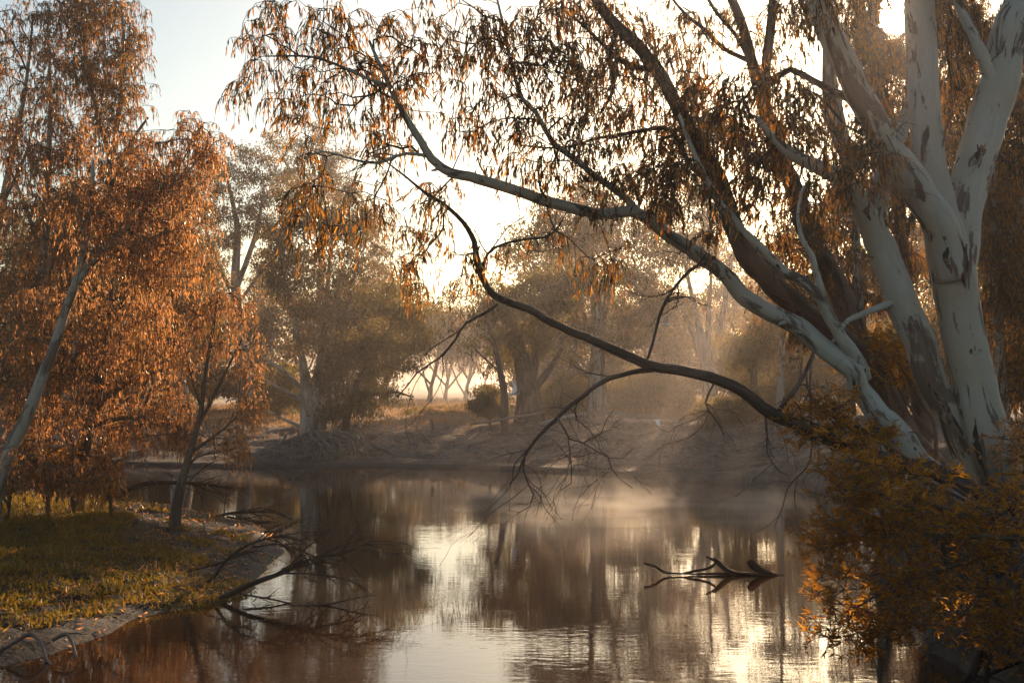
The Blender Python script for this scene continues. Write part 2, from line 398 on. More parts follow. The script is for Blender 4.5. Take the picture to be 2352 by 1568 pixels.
col = mix(n, l, 1.0, col, scuff, 'MULTIPLY'); l.new(col, p.inputs['Base Color'])
ro = n.new('ShaderNodeMapRange'); ro.inputs['To Min'].default_value = 0.9; ro.inputs['To Max'].default_value = 0.78; l.new(mth(n, l, 'MAXIMUM', wet.outputs[0], mth(n, l, 'MULTIPLY', spm, 0.12)), ro.inputs['Value']); l.new(ro.outputs[0], p.inputs['Roughness'])
bu = n.new('ShaderNodeBump'); bu.inputs['Strength'].default_value = 0.9; bu.inputs['Distance'].default_value = 0.06
l.new(mth(n, l, 'ADD', n2, mth(n, l, 'MULTIPLY', n3, 0.8)), bu.inputs['Height']); l.new(bu.outputs[0], p.inputs['Normal'])
o = n.new('ShaderNodeOutputMaterial'); l.new(p.outputs[0], o.inputs['Surface'])
ground = link('ground', new_mesh('ground', np.column_stack([gp, gh]), [gq], m, True))
tag(ground, 'dusty brown river banks with wet mud edges and a grassy plain behind', kind='structure')

# ------------------------------------------------------------------ river
m, n, l = material('river_water')
geo = n.new('ShaderNodeNewGeometry'); pos = geo.outputs['Position']
p = n.new('ShaderNodeBsdfPrincipled'); p.inputs['Base Color'].default_value = (.030, .014, .007, 1); p.inputs['Roughness'].default_value = 0.01
p.inputs['IOR'].default_value = 1.52
r1 = noise(n, l, pos, 3.0, 2, 0.5, (0.8, 2.2, 1)); r2 = noise(n, l, pos, 9.0, 2, 0.5, (0.7, 2.0, 1)); calm = noise(n, l, pos, 0.22, 3, 0.5, (1, 2.0, 1))
cm = ramp_(n, l, calm, [(.36, (.25, .25, .25)), (.62, (1, 1, 1))])
hh = mth(n, l, 'MULTIPLY', mth(n, l, 'ADD', r1, mth(n, l, 'MULTIPLY', r2, 0.28)), cm)
bu = n.new('ShaderNodeBump'); bu.inputs['Strength'].default_value = 1.0; bu.inputs['Distance'].default_value = 0.0022
l.new(hh, bu.inputs['Height']); l.new(bu.outputs[0], p.inputs['Normal'])
o = n.new('ShaderNodeOutputMaterial'); l.new(p.outputs[0], o.inputs['Surface'])
river = link('river', new_mesh('river', np.array([(-95, 3, 0), (16, 3, 0), (16, 66, 0), (-95, 66, 0)], float), [np.array([[0, 1, 2, 3]])], m))
tag(river, 'still dark brown river with faint ripples and tree reflections', kind='structure')

# ------------------------------------------------------------------ trees: skeletons, sprays, crowns
def sun_gap(p, r=48):
    """crowns leave the line to the low sun open"""
    u, v = proj(p); return ((u - 2056) / (0.72 * r)) ** 2 + ((v - 20) / (0.88 * r)) ** 2 > 1

def beam_gap(p, pad=0.0):
    """and the lines along which the sun comes down to the river in patches"""
    t = (p[:, 2] - 0.25) / SUND[2]; qx = p[:, 0] - SUND[0] * t; qy = p[:, 1] - SUND[1] * t
    k = np.ones(len(p), bool)
    for cx, cy_, rx, ry, an in BEAMS:
        c, s = math.cos(an), math.sin(an); dx, dy = qx - cx, qy - cy_
        k &= ((c * dx + s * dy) / (rx + pad)) ** 2 + ((-s * dx + c * dy) / (ry + pad * 2.2)) ** 2 > 1
    return k
BEAMS = [(2.4, 34.6, 2.9, 1.5, 0.5), (2.0, 28.5, 2.2, 0.8, 0.5), (3.6, 22.4, 1.3, 1.6, 0.3), (5.7, 16.3, 1.0, 2.0, 0.2), (-9.5, 29.5, 4.5, 1.0, 0.0), (4.5, 44.5, 1.3, 1.6, 0.0), (3.2, 9.3, 0.9, 2.0, 0.3), (4.5, 9.9, 0.7, 1.8, 0.3), (7.5, 43.5, 1.0, 1.2, 0.2), (0.8, 50.5, 1.8, 0.8, 0.2), (-8.0, 47.5, 3.0, 1.2, 0.1)]

def blobs(rng, lst, Y, spread, per, beam=True, gap=48, DENS=2.3, pad=0.0):
    """targets inside image-sized clumps: (u, v, ru, rv[, Y[, gain]])"""
    out = []
    for b in lst:
        Yb = b[4] if len(b) > 4 and b[4] else Y; gain = b[5] if len(b) > 5 else 1.0
        k = max(2, int(round(b[2] * b[3] / per * gain * DENS)))
        q = np.clip(rng.normal(size=(k, 3)) * 0.55, -1.35, 1.35)
        sp = spread * (0.5 + 0.5 * b[2] / 70.0)
        Yk = Yb + q[:, 2] * sp
        out.append(np.stack([P(b[0] + q[i, 0] * b[2], b[1] + q[i, 1] * b[3], Yk[i]) for i in range(k)]))
    out = np.concatenate(out)
    out = out[sun_gap(out, gap)]
    if beam: out = out[beam_gap(out, pad)]
    g = ground_h(out[:, :2])
    return out[out[:, 2] > g + 0.25]

class Skeleton:
    def __init__(s): s.p = []; s.par = []; s.fix = []; s.dir = []; s.paths = []
    def stem(s, pts, rad, step, kink=0.0, seed=0):
        pp, rr = smooth_path(pts, rad, step); prev = -1
        if kink:
            off = np.stack([fbm(pp * 1.5 + 7.3 * c_, 3, seed + c_) for c_ in range(3)], -1)
            w_ = np.minimum(1, np.arange(len(pp)) / 6.0)[:, None]
            pp = pp + (off - off[:1]) * w_ * (kink * (rr[:, None] * 1.2 + 0.035))
        for i in range(len(pp)):
            s.p.append(pp[i]); s.par.append(prev); s.fix.append(rr[i]); s.dir.append(nrm(pp[min(i + 1, len(pp) - 1)] - pp[max(i - 1, 0)])); prev = len(s.p) - 1
        return pp, rr
    def attach(s, targets, rng, step, rtip, rise=0.12, back=0.8):
        base = np.array(s.p); n0 = len(base)
        d0 = np.array([np.min(np.linalg.norm(base - t, axis=1)) for t in targets])
        cap = n0 + len(targets) * 40
        A = np.zeros((cap, 3)); D = np.zeros((cap, 3)); A[:n0] = base; D[:n0] = np.array(s.dir); n_ = n0
        thick = np.array(s.fix); bias = np.zeros(cap)
        bias[:n0] = np.where(thick > 0.14, 0.5, 0.0) * 1.0
        for ti in np.argsort(d0):
            t = targets[ti]; v = t - A[:n_]; dist = np.linalg.norm(v, axis=1)
            cosv = np.einsum('ij,ij->i', v, D[:n_]) / np.maximum(dist, 1e-6)
            j = int(np.argmin(dist * (1 + back * (1 - cosv)) + bias[:n_]))
            L = dist[j]; k = max(2, int(L / step))
            c1 = A[j] + D[j] * L * 0.35 + np.array([0, 0, rise * L]) + rng.normal(size=3) * L * 0.08
            prev = j; pth = [j]
            jit = rng.normal(size=(k + 1, 3)) * min(L, 1.0) * 0.035
            for q in range(1, k + 1):
                f = q / k
                pt = (1 - f) ** 2 * A[j] + 2 * f * (1 - f) * c1 + f * f * t + (jit[q] if q < k else 0)
                if n_ >= cap: break
                A[n_] = pt; D[n_] = nrm(pt - A[prev]); s.par.append(prev); s.fix.append(np.nan); prev = n_; pth.append(n_); n_ += 1
            s.paths.append(pth)
        s.A = A[:n_]; cnt = np.zeros(n_)
        for pth in s.paths: cnt[pth[-1]] += 1
        par = np.array(s.par)
        for i in range(n_ - 1, n0 - 1, -1):
            if par[i] >= 0: cnt[par[i]] += cnt[i]
        r = rtip * np.maximum(cnt, 1) ** 0.5
        r[:n0] = np.array(s.fix)[:n0]
        for i in range(n0, n_):
            r[i] = min(r[i], r[par[i]] * 0.95) if par[i] >= n0 else min(r[i], r[par[i]] * 0.7)
        s.r = np.maximum(r, rtip * 0.6)
    def branch_mesh(s, mb, sides=4, big=6):
        for pth in s.paths:
            pts = s.A[pth]; rr = s.r[pth].copy(); rr[0] = min(rr[0], rr[1] * 1.15)
            tube(mb, pts, rr, big if rr[1] > 0.035 else sides, cap=False)

def make_spray(rng, drop=0.5, n=34, L=0.15, W=0.022, up=False):
    """one hanging spray of gum leaves on forked red twigs"""
    mb = MB(); tw = MB(); pos = []; dr = []
    for k in range(5 if not up else 6):
        a = rng.random() * 6.28; out = 0.10 + 0.22 * rng.random(); dz = -drop * (0.45 + 0.6 * rng.random()) if not up else drop * (rng.random() - 0.35)
        e = np.array([math.cos(a) * out, math.sin(a) * out, dz]); c = np.array([math.cos(a) * out * 1.1, math.sin(a) * out * 1.1, 0.06 if not up else dz * .3])
        t = np.linspace(0, 1, 5)[:, None]; pp = 2 * t * (1 - t) * c + t * t * e
        tube(tw, pp, np.linspace(0.0055, 0.0025, 5), 3, cap=False)
        for q in range(n // 5):
            f = 0.2 + 0.8 * rng.random(); b = 2 * f * (1 - f) * c + f * f * e
            pos.append(b); d = np.array([0, 0, -1.0]) if not up else np.array([math.cos(a), math.sin(a), 0.25])
            dr.append(nrm(d + rng.normal(size=3) * (0.20 if not up else 0.65) + np.array([math.cos(a), math.sin(a), 0]) * (0.12 if not up else 0.25)))
    pos = np.array(pos); dr = np.array(dr); N = len(pos)
    v, q, t = leaves(pos, dr, L * (0.65 + 0.6 * rng.random(N)), W * (0.75 + 0.5 * rng.random(N)), rng, True, 0.16)
    mb.add(v, q, t)
    return (np.concatenate(mb.v), np.concatenate(mb.q), np.concatenate(mb.t), np.concatenate(tw.v), np.concatenate(tw.q))

rs = np.random.default_rng(7)
SPRAYS = {'gum': [make_spray(rs, 0.48, 36, 0.145, 0.020) for _ in range(7)],
          'long': [make_spray(rs, 0.75, 44, 0.17, 0.028) for _ in range(4)],
          'left': [make_spray(rs, 0.44, 46, 0.125, 0.019) for _ in range(6)],
          'bush': [make_spray(rs, 0.32, 48, 0.095, 0.016, True) for _ in range(6)]}
_spray_mesh = {}
def spray_mesh(kind, i, leafm):
    key = (kind, i, leafm)
    if key not in _spray_mesh:
        v, q, t, tv, tq = SPRAYS[kind][i]
        me = new_mesh('leaf_spray', np.vstack([v, tv]), [q, t, tq + len(v)], [M[leafm], M['twig']])
        mi = np.concatenate([np.zeros(len(q) + len(t)), np.ones(len(tq))]).astype(np.int32); me.polygons.foreach_set('material_index', mi)
        _spray_mesh[key] = me
    return _spray_mesh[key]

def sprays(root, org, targets, rng, kind, leafm, inst, scale=(0.75, 1.3), name='leaf_spray'):
    """the sprays that show largest become parts; the rest are joined into one part"""
    N = len(targets); order = np.argsort(targets[:, 1] + rng.normal(size=N) * 0.6)
    yaw = rng.random(N) * 6.283; sc = scale[0] + (scale[1] - scale[0]) * rng.random(N); var = rng.integers(0, len(SPRAYS[kind]), N)
    tx, ty = rng.normal(size=N) * 0.28, rng.normal(size=N) * 0.28
    for k in order[:inst]:
        o = bpy.data.objects.new(name, spray_mesh(kind, int(var[k]), leafm)); C.objects.link(o); o.parent = root
        o.location = tuple(targets[k] - org); o.rotation_euler = (tx[k], ty[k], yaw[k]); o.scale = (sc[k],) * 3
    rest = order[inst:]
    if len(rest) == 0: return
    mb = MB(); tw = MB()
    for vi in range(len(SPRAYS[kind])):
        ks = rest[var[rest] == vi]
        if not len(ks): continue
        v, q, t, tv, tq = SPRAYS[kind][vi]
        for arr, bq, bt, dst in ((v, q, t, mb), (tv, tq, None, tw)):
            c, s_ = np.cos(yaw[ks])[:, None], np.sin(yaw[ks])[:, None]
            x = arr[None, :, 0] * c - arr[None, :, 1] * s_; y = arr[None, :, 0] * s_ + arr[None, :, 1] * c; z = arr[None, :, 2] + 0 * x
            w = np.stack([x, y, z], -1) * sc[ks][:, None, None] + (targets[ks] - org)[:, None, :]
            off = (np.arange(len(ks)) * len(arr))[:, None, None]
            dst.add(w.reshape(-1, 3), (bq[None] + off).reshape(-1, 4), None if bt is None else (bt[None] + off).reshape(-1, 3))
    o = mb.build('foliage', M[leafm], root, smooth=False); tag(o, kind='stuff')
    o = tw.build('twigs', M['twig'], root, smooth=False); tag(o, kind='stuff')

def crown_clumps(root, org, targets, rng, leafm, R, per, L, W, droop=0.9, name='crown'):
    N = len(targets) * per
    t = np.repeat(targets, per, 0)
    size = np.repeat(0.6 + 0.7 * rng.random(len(targets)), per)[:, None]
    q = rng.normal(size=(N, 3)); q = nrm(q) * rng.random((N, 1)) ** 0.5 * R * size
    q[:, 2] *= 0.75
    d = nrm(np.array([0, 0, -droop]) + rng.normal(size=(N, 3)) * 0.55)
    v, fq, ft = leaves(t + q - org, d, L * (0.6 + 0.7 * rng.random(N)), W * (0.7 + 0.6 * rng.random(N)), rng, False, 0.25)
    me = new_mesh(name, v, [fq], M[leafm]); o = link(name, me, root); tag(o, kind='stuff')
    return o

def grow_twigs(mb, pts, rad, rng, n_, length, depth, droop=0.0, spread=0.9, sides=4):
    pp, rr = smooth_path(pts, rad, 0.08); tube(mb, pp, rr, max(sides, 9 if rr[0] > .03 else 4), 0.28 if rr[0] > .02 else 0, int(abs(pp[0][0]) * 37) % 50)
    if depth <= 0: return
    for _ in range(n_):
        k = rng.integers(int(len(pp) * .25), len(pp) - 1); t = nrm(pp[min(k + 1, len(pp) - 1)] - pp[k - 1])
        d = nrm(t + rng.normal(size=3) * spread * 0.6); L = length * (.45 + .8 * rng.random())
        q = [pp[k]]; r0 = min(rr[k] * .6, 0.02)
        for s_ in range(4):
            d = nrm(d + rng.normal(size=3) * 0.22 + np.array([0, 0, -droop])); q.append(q[-1] + d * L / 4)
        grow_twigs(mb, np.array(q), np.linspace(r0, max(.002, r0 * .3), 5), rng, max(1, n_ // 2), length * .5, depth - 1, droop, spread, 3)

def root_empty(name, loc, label, cat, group=None):
    o = bpy.data.objects.new(name, None); C.objects.link(o); o.location = tuple(loc); o.empty_display_size = 0.3
    return tag(o, label, cat, group)

SEED = [100]
def tree(name, label, stems, blob_list, Y, spread, per, mode, bark='bark_far', leafm='leaf_far', group=None, cat='tree', rtip=0.006, step=0.25,
         sides=10, lump=0.10, kind='gum', inst=0, R=0.75, nleaf=46, L=0.2, W=0.05, scale=(0.75, 1.3), beam=True, rise=0.12, gap=48, dens=2.3, kink=0.0, stubs=0, twiglets=0, twlen=0.6, stem_step=0.3, twig=None, root_flare=True):
    """stems: list of (name, survey points); the first is the trunk. blob_list: crown clumps"""
    SEED[0] += 1; rng = np.random.default_rng(SEED[0])
    paths = []
    for nm, pts in stems:
        pp, rr = stem_path(pts, Y); paths.append((nm, pp, rr))
    b = paths[0][1][0].copy(); z = gz(b[0], b[1]); base = np.array([b[0], b[1], z])
    if paths[0][1][0][2] > z - 0.05:        # the trunk goes into the ground
        paths[0] = (paths[0][0], np.vstack([[b[0], b[1], z - 0.25], paths[0][1]]) if b[2] - z > 0.15 else np.vstack([paths[0][1][:1] * [1, 1, 0] + [0, 0, z - 0.25], paths[0][1][1:]]),
                    np.concatenate([[paths[0][2][0] * (1.25 if root_flare else 1.0)], paths[0][2]]) if b[2] - z > 0.15 else np.concatenate([[paths[0][2][0] * (1.25 if root_flare else 1.0)], paths[0][2][1:]]))
    rt = root_empty(name, base, label, cat, group)
    sk = Skeleton(); drawn = []
    for i, (nm, pp, rr) in enumerate(paths):
        sp, sr = sk.stem(pp, rr, stem_step, kink * (1.0 if i else 0.8), SEED[0] * 3 + i); drawn.append((sp, sr))
        mb = MB(); tube(mb, sp, sr, sides, lump, SEED[0] + i)
        for _ in range(stubs if i == 0 else stubs // 2):
            k = rng.integers(len(sp) // 5, len(sp) - 2)
            if sr[k] < 0.03 or sr[k] > 0.15: continue
            t_ = nrm(sp[k + 1] - sp[k - 1]); d_ = nrm(nrm(np.cross(t_, rng.normal(size=3))) + 0.7 * t_)
            Ls = sr[k] * (1.3 + 1.6 * rng.random()); r0 = min(sr[k] * 0.34, 0.03)
            tube(mb, np.array([sp[k], sp[k] + d_ * Ls * .6, sp[k] + d_ * Ls + rng.normal(size=3) * .02]), np.array([r0 * 1.5, r0, r0 * .6]), 6, 0.2, 5)
        mb.build(nm, M[bark], rt, base)
    if twiglets:
        mb = MB()
        for _ in range(twiglets):
            sp, sr = drawn[rng.integers(0, len(drawn))]; k = rng.integers(len(sp) // 6, len(sp) - 2)
            d_ = nrm(nrm(sp[k + 1] - sp[k - 1]) * 0.6 + rng.normal(size=3) * 0.7); Lt = twlen * (0.4 + 0.9 * rng.random()); q_ = [sp[k]]
            for _s in range(4):
                d_ = nrm(d_ + rng.normal(size=3) * 0.38 + np.array([0, 0, -0.16])); q_.append(q_[-1] + d_ * Lt / 4)
            r0 = min(sr[k] * 0.5, 0.011); grow_twigs(mb, np.array(q_), np.linspace(r0, 0.0028, 5), rng, 4, Lt * 0.5, 1, 0.12, 1.0)
        o = mb.build('bare_twigs', M[twig or bark], rt, base); tag(o, kind='stuff')
    tg = blobs(rng, blob_list, Y, spread, per, beam, gap, dens, 0.5 if mode == 'clump' else 0.15)
    sk.attach(tg, rng, step, rtip, rise)
    mb = MB(); sk.branch_mesh(mb); o = mb.build('branches', M[twig or bark], rt, base)
    if mode == 'spray':
        tag(o, kind='stuff'); sprays(rt, base, tg, rng, kind, leafm, inst, scale)
    else:
        tag(o, kind='stuff'); crown_clumps(rt, base, tg, rng, leafm, R, nleaf, L, W)
    return rt

# ---- the big gums on the near right bank
T, LB = 'trunk', 'limb'
tree('river_gum', 'thick mottled white gum trunk that forks into three stems under the sun', [
    (T, [(2318, 1165, 118, 17.2), (2300, 1090, 100, 17.2), (2268, 1000, 98, 17.2), (2231, 860, 98, 17.2), (2206, 723, 99, 17.2), (2187, 635, 104, 17.2), (2172, 545, 92, 17.2), (2158, 470, 72, 17.3), (2138, 380, 74, 17.4), (2124, 250, 72, 17.6), (2118, 100, 70, 17.8), (2116, 0, 68, 17.9), (2112, -80, 66, 18), (2105, -260, 58, 18.2)]),
    (LB, [(2190, 640, 80, 17.0), (2165, 540, 78, 16.9), (2135, 480, 76, 16.7), (2085, 405, 72, 16.5), (2035, 335, 66, 16.3), (1985, 255, 60, 16.1), (1945, 170, 58, 16.0), (1905, 80, 56, 15.9), (1868, -20, 54, 15.8), (1830, -160, 46, 15.7)]),
    (LB, [(2195, 620, 90, 17.3), (2212, 520, 84, 17.4), (2232, 420, 84, 17.5), (2258, 320, 86, 17.6), (2292, 200, 88, 17.8), (2330, 70, 86, 18), (2365, -60, 80, 18.2)]),
    (LB, [(2285, 215, 24, 17.7), (2262, 140, 30, 17.6), (2240, 95, 28, 17.6), (2221, 50, 25, 17.6), (2201, 0, 22, 17.6), (2180, -70, 16, 17.6)]),
], [(1960, 330, 60, 60, 16.0), (1990, 290, 40, 60, 15.6), (2010, 360, 40, 50, 15.8), (1930, 400, 50, 50, 16.0), (1840, 20, 50, 60, 15.6), (1830, 240, 60, 70, 15.8), (2020, 150, 40, 70, 19), (2160, 60, 40, 90, 19), (2180, 210, 40, 80, 19), (1990, 60, 40, 60, 18.5),
    (2330, 60, 60, 80, 19), (1900, -60, 120, 60, 16), (2150, -80, 120, 60, 18)],
     17.2, 0.9, 420, 'spray', 'bark_pale', 'leaf_gum', 'gums on the near bank', dens=1.45, kink=0.55, stubs=9, twiglets=45, kind='gum', inst=110, sides=28, lump=0.11, rtip=0.005, stem_step=0.12, twig='twig')

tree('river_gum', 'smooth white gum trunk leaning beside the thickest one, snapped bark plates at its top', [
    (T, [(2262, 1120, 84, 17.5), (2230, 1050, 72, 17.5), (2190, 965, 66, 17.4), (2154, 890, 68, 17.3), (2122, 811, 72, 17.2), (2086, 723, 74, 17.1), (2056, 635, 66, 17.0), (2025, 547, 66, 17.0), (1998, 490, 56, 16.9), (1965, 440, 44, 16.8), (1925, 405, 38, 16.7), (1875, 380, 32, 16.6), (1820, 355, 28, 16.5), (1780, 320, 18, 16.4), (1740, 270, 11, 16.3)]),
    (LB, [(2012, 520, 44, 17.1), (2018, 450, 42, 17.3), (2030, 400, 40, 17.5), (2055, 345, 34, 17.9), (2075, 300, 26, 18.3), (2085, 230, 18, 18.6)]),
    (LB, [(2060, 690, 16, 17.0), (2035, 700, 18, 16.9), (1990, 718, 15, 16.8), (1950, 735, 11, 16.6), (1930, 760, 8, 16.5), (1905, 800, 6, 16.5)]),
], [(1740, 240, 60, 60), (1800, 300, 50, 60), (1770, 380, 50, 60), (1700, 330, 60, 60), (1850, 440, 40, 50), (1660, 260, 60, 60), (1700, 180, 60, 60), (1780, 170, 40, 50), (1840, 330, 40, 50), (1720, 430, 50, 50)],
     16.9, 0.8, 420, 'spray', 'bark_pale', 'leaf_gum', 'gums on the near bank', dens=1.45, kink=0.55, stubs=9, twiglets=45, kind='gum', inst=80, sides=24, lump=0.11, rtip=0.005, stem_step=0.12, twig='twig')

A3_blobs = [(600, 110, 65, 85), (560, 190, 40, 45), (640, 205, 55, 70), (700, 90, 65, 90), (740, 190, 60, 80), (690, 255, 30, 45), (800, 60, 80, 65), (850, 150, 60, 60), (905, 60, 70, 60), (930, 120, 50, 75), (840, 260, 40, 70),
    (880, 220, 50, 60), (780, 230, 45, 60), (950, 200, 55, 60), (850, 335, 40, 50), (920, 330, 50, 55), (640, 30, 50, 40), (740, 10, 70, 40), (700, 395, 45, 50), (720, 455, 55, 65), (735, 530, 25, 55), (685, 480, 30, 60), (830, 450, 50, 50), (815, 515, 32, 35), (880, 470, 40, 40), (900, 500, 30, 35),
    (950, 560, 28, 45), (955, 640, 28, 60), (975, 520, 30, 45), (1080, 330, 55, 55), (1050, 120, 75, 70), (1120, 55, 75, 75), (1010, 55, 55, 55), (1175, 130, 75, 80), (1100, 205, 65, 65), (1050, 250, 45, 45), (1240, 60, 85, 75), (1260, 170, 75, 75), (1180, 255, 65, 65), (1310, 120, 75, 75), (1020, 420, 50, 40)]
tree('river_gum', 'slender grey-white gum leaning far out over the water, its long limb arching to hanging leaves', [
    (T, [(2290, 1225, 84, 16.4), (2215, 1150, 74, 16.3), (2130, 1055, 66, 16.2), (2075, 987, 60, 16.2), (2030, 943, 56, 16.1), (1994, 895, 50, 16.1), (1966, 842, 46, 16.0), (1890, 780, 44, 16.0), (1815, 722, 42, 15.9), (1750, 682, 40, 15.8), (1690, 634, 37, 15.7), (1640, 596, 35, 15.6), (1585, 558, 32, 15.5), (1530, 524, 29, 15.4), (1470, 492, 27, 15.3), (1390, 487, 26, 15.2), (1290, 462, 26, 15.0), (1210, 436, 25, 14.9), (1130, 412, 24, 14.8), (1085, 400, 23, 14.7), (1040, 395, 22, 14.6), (995, 362, 20, 14.5), (955, 300, 17, 14.4), (915, 228, 14, 14.3), (885, 160, 10, 14.2), (850, 90, 6, 14.1)]),
    (LB, [(1985, 870, 34, 16.1), (1975, 830, 32, 16.0), (1934, 763, 29, 15.8), (1914, 723, 27, 15.7), (1890, 680, 26, 15.6), (1851, 646, 25, 15.5), (1801, 613, 24, 15.4), (1754, 573, 22, 15.3), (1711, 530, 20, 15.2), (1660, 470, 17, 15.1), (1630, 410, 13, 15.0), (1590, 330, 10, 14.9), (1560, 260, 7, 14.8)]),
    (LB, [(1890, 682, 18, 15.6), (1876, 630, 15, 15.6), (1861, 590, 14, 15.6), (1836, 556, 12, 15.6), (1830, 500, 9, 15.6), (1850, 430, 7, 15.6)]),
    (LB, [(1475, 492, 14, 15.3), (1430, 450, 17, 15.2), (1368, 410, 15, 15.2), (1351, 394, 14, 15.2), (1310, 360, 13, 15.1), (1278, 334, 13, 15.1), (1248, 290, 12, 15.0), (1231, 257, 11, 15.0), (1201, 227, 10, 15.0), (1178, 153, 8, 15.0), (1151, 33, 6, 15.0), (1130, -60, 4, 15)]),
    (LB, [(990, 360, 9, 14.5), (934, 354, 7, 14.5), (867, 377, 6, 14.4), (800, 367, 5, 14.4), (740, 350, 4, 14.3), (700, 370, 3, 14.3)]),
    (LB, [(900, 200, 9, 14.3), (840, 180, 7, 14.2), (770, 150, 6, 14.0), (690, 130, 5, 13.9), (610, 130, 3, 13.8)]),
], A3_blobs + [(1350, 235, 75, 75), (1270, 280, 65, 55), (1180, 340, 55, 45), (1230, 400, 45, 55), (1310, 350, 65, 65), (1390, 330, 65, 65), (1420, 420, 55, 55), (1380, 500, 45, 45), (1400, 585, 42, 62), (1290, 470, 36, 45), (1300, 560, 25, 35), (1560, 400, 65, 75), (1540, 470, 36, 55), (1620, 440, 55, 55), (1640, 520, 45, 36), (1590, 330, 60, 70), (1500, 420, 50, 60)],
     14.9, 0.8, 560, 'spray', 'bark_pale', 'leaf_gum', 'gums on the near bank', dens=1.45, kink=1.7, stubs=9, twiglets=80, kind='gum', inst=300, sides=18, lump=0.06, rtip=0.004, stem_step=0.12, twig='twig', step=0.2, scale=(0.6, 1.1))

tree('river_gum', 'dark brown gum limb sweeping low over the water, bare drooping twigs beneath it', [
    (T, [(2340, 1200, 44.7, 15.6), (2210, 1120, 41.3, 15.4), (2100, 1078, 37.8, 15.3), (2010, 1050, 34.4, 15.2), (1930, 1028, 31.0, 15.2), (1850, 992, 29.2, 15.1), (1760, 952, 28.4, 15.0), (1700, 915, 26.7, 14.9), (1650, 888, 25.8, 14.8), (1600, 862, 24.9, 14.7), (1550, 850, 24.1, 14.7), (1490, 846, 23.2, 14.6), (1440, 822, 22.4, 14.5), (1380, 795, 20.6, 14.4), (1320, 766, 18.9, 14.4), (1250, 740, 18.1, 14.3), (1180, 706, 17.2, 14.2), (1135, 682, 15.5, 14.1), (1112, 650, 14.6, 14.1), (1098, 610, 14.6, 14.0), (1088, 565, 12.9, 14.0), (1061, 514, 10.3, 13.9), (1017, 467, 8.6, 13.9), (957, 427, 6.0, 13.8), (917, 395, 4.3, 13.8), (870, 360, 2.6, 13.8)]),
    (LB, [(1500, 848, 12.9, 14.6), (1450, 856, 12.0, 14.5), (1390, 876, 11.2, 14.4), (1345, 905, 10.3, 14.3), (1310, 932, 9.5, 14.2), (1275, 965, 9.5, 14.1), (1245, 995, 7.7, 14.0), (1214, 1033, 6.9, 14.0), (1196, 1062, 5.2, 14.0), (1185, 1090, 3.4, 14.0), (1166, 1112, 2.6, 14)]),
    (LB, [(1206, 1045, 5.2, 14.0), (1202, 1075, 4.3, 14.0), (1214, 1112, 4.3, 14.0), (1226, 1136, 3.4, 14), (1218, 1165, 2.6, 14), (1195, 1178, 1.7, 14), (1170, 1172, 1.7, 14)]),
    (LB, [(1281, 958, 5.2, 14.1), (1296, 985, 5.2, 14.0), (1308, 1008, 4.3, 14), (1340, 1016, 3.4, 14), (1368, 1032, 3.4, 14), (1400, 1050, 2.6, 14), (1430, 1050, 2.1, 14), (1455, 1030, 1.7, 14)]),
    (LB, [(1305, 1005, 3.4, 14), (1309, 1040, 3.0, 14), (1312, 1080, 2.6, 14), (1310, 1110, 2.1, 14), (1285, 1128, 1.7, 14)]),
    (LB, [(1395, 1045, 2.6, 14), (1405, 1075, 2.6, 14), (1425, 1100, 1.7, 14), (1455, 1122, 1.3, 14)]),
    (LB, [(1340, 1016, 2.6, 14), (1380, 995, 2.1, 14), (1393, 960, 1.7, 14), (1410, 940, 1.7, 14)]),
    (LB, [(1142, 700, 7.7, 14.1), (1110, 722, 6.9, 14), (1070, 742, 6.5, 14), (1045, 775, 6.0, 13.9), (1015, 815, 5.2, 13.9), (985, 838, 4.3, 13.8), (955, 858, 3.9, 13.8), (930, 888, 3.0, 13.8), (908, 912, 2.1, 13.8)]),
    (LB, [(1103, 630, 6.9, 14), (1120, 585, 6.9, 13.9), (1160, 562, 6.0, 13.9), (1210, 552, 5.2, 13.9), (1255, 545, 5.2, 13.8), (1285, 520, 4.3, 13.8), (1300, 490, 3.4, 13.8)]),
    (LB, [(1480, 842, 5.2, 14.6), (1500, 790, 6.0, 14.7), (1525, 715, 6.9, 14.8), (1560, 655, 7.7, 14.9), (1600, 610, 8.6, 15.0), (1640, 590, 10.3, 15.3)]),
    (LB, [(1640, 880, 4.3, 14.8), (1620, 925, 4.3, 14.8), (1640, 960, 3.4, 14.8), (1660, 1000, 2.6, 14.8)]),
    (LB, [(1757, 952, 5.2, 15.0), (1762, 1000, 4.3, 15), (1766, 1045, 3.4, 15), (1790, 1085, 2.6, 15), (1810, 1095, 1.7, 15)]),
    (LB, [(1780, 955, 12.0, 15.0), (1812, 910, 10.3, 15.0), (1840, 870, 9.5, 15.1), (1862, 830, 9.5, 15.2), (1875, 800, 9.5, 15.4)]),
    (LB, [(1863, 825, 5.2, 15.2), (1862, 900, 5.2, 15.1), (1866, 960, 4.3, 15.0), (1872, 1010, 4.3, 15.0), (1862, 1065, 3.4, 15), (1838, 1095, 3.4, 15), (1810, 1130, 2.6, 15), (1800, 1170, 2.1, 15), (1775, 1205, 1.7, 15), (1742, 1222, 1.3, 15)]),
], [(1080, 600, 36, 46), (1055, 640, 24, 26), (1110, 640, 22, 30), (1010, 470, 40, 36), (1000, 540, 26, 40), (960, 660, 26, 56, 13.8), (940, 590, 24, 40, 13.8), (1150, 560, 30, 20), (1230, 540, 24, 16)],
     13.9, 0.4, 520, 'spray', 'bark_brown', 'leaf_gum', 'gums on the near bank', dens=1.45, kink=2.4, stubs=14, twiglets=70, twlen=0.85, kind='gum', inst=80, sides=14, lump=0.10, rtip=0.004, stem_step=0.1, twig='twig', step=0.2, scale=(0.55, 1.0))

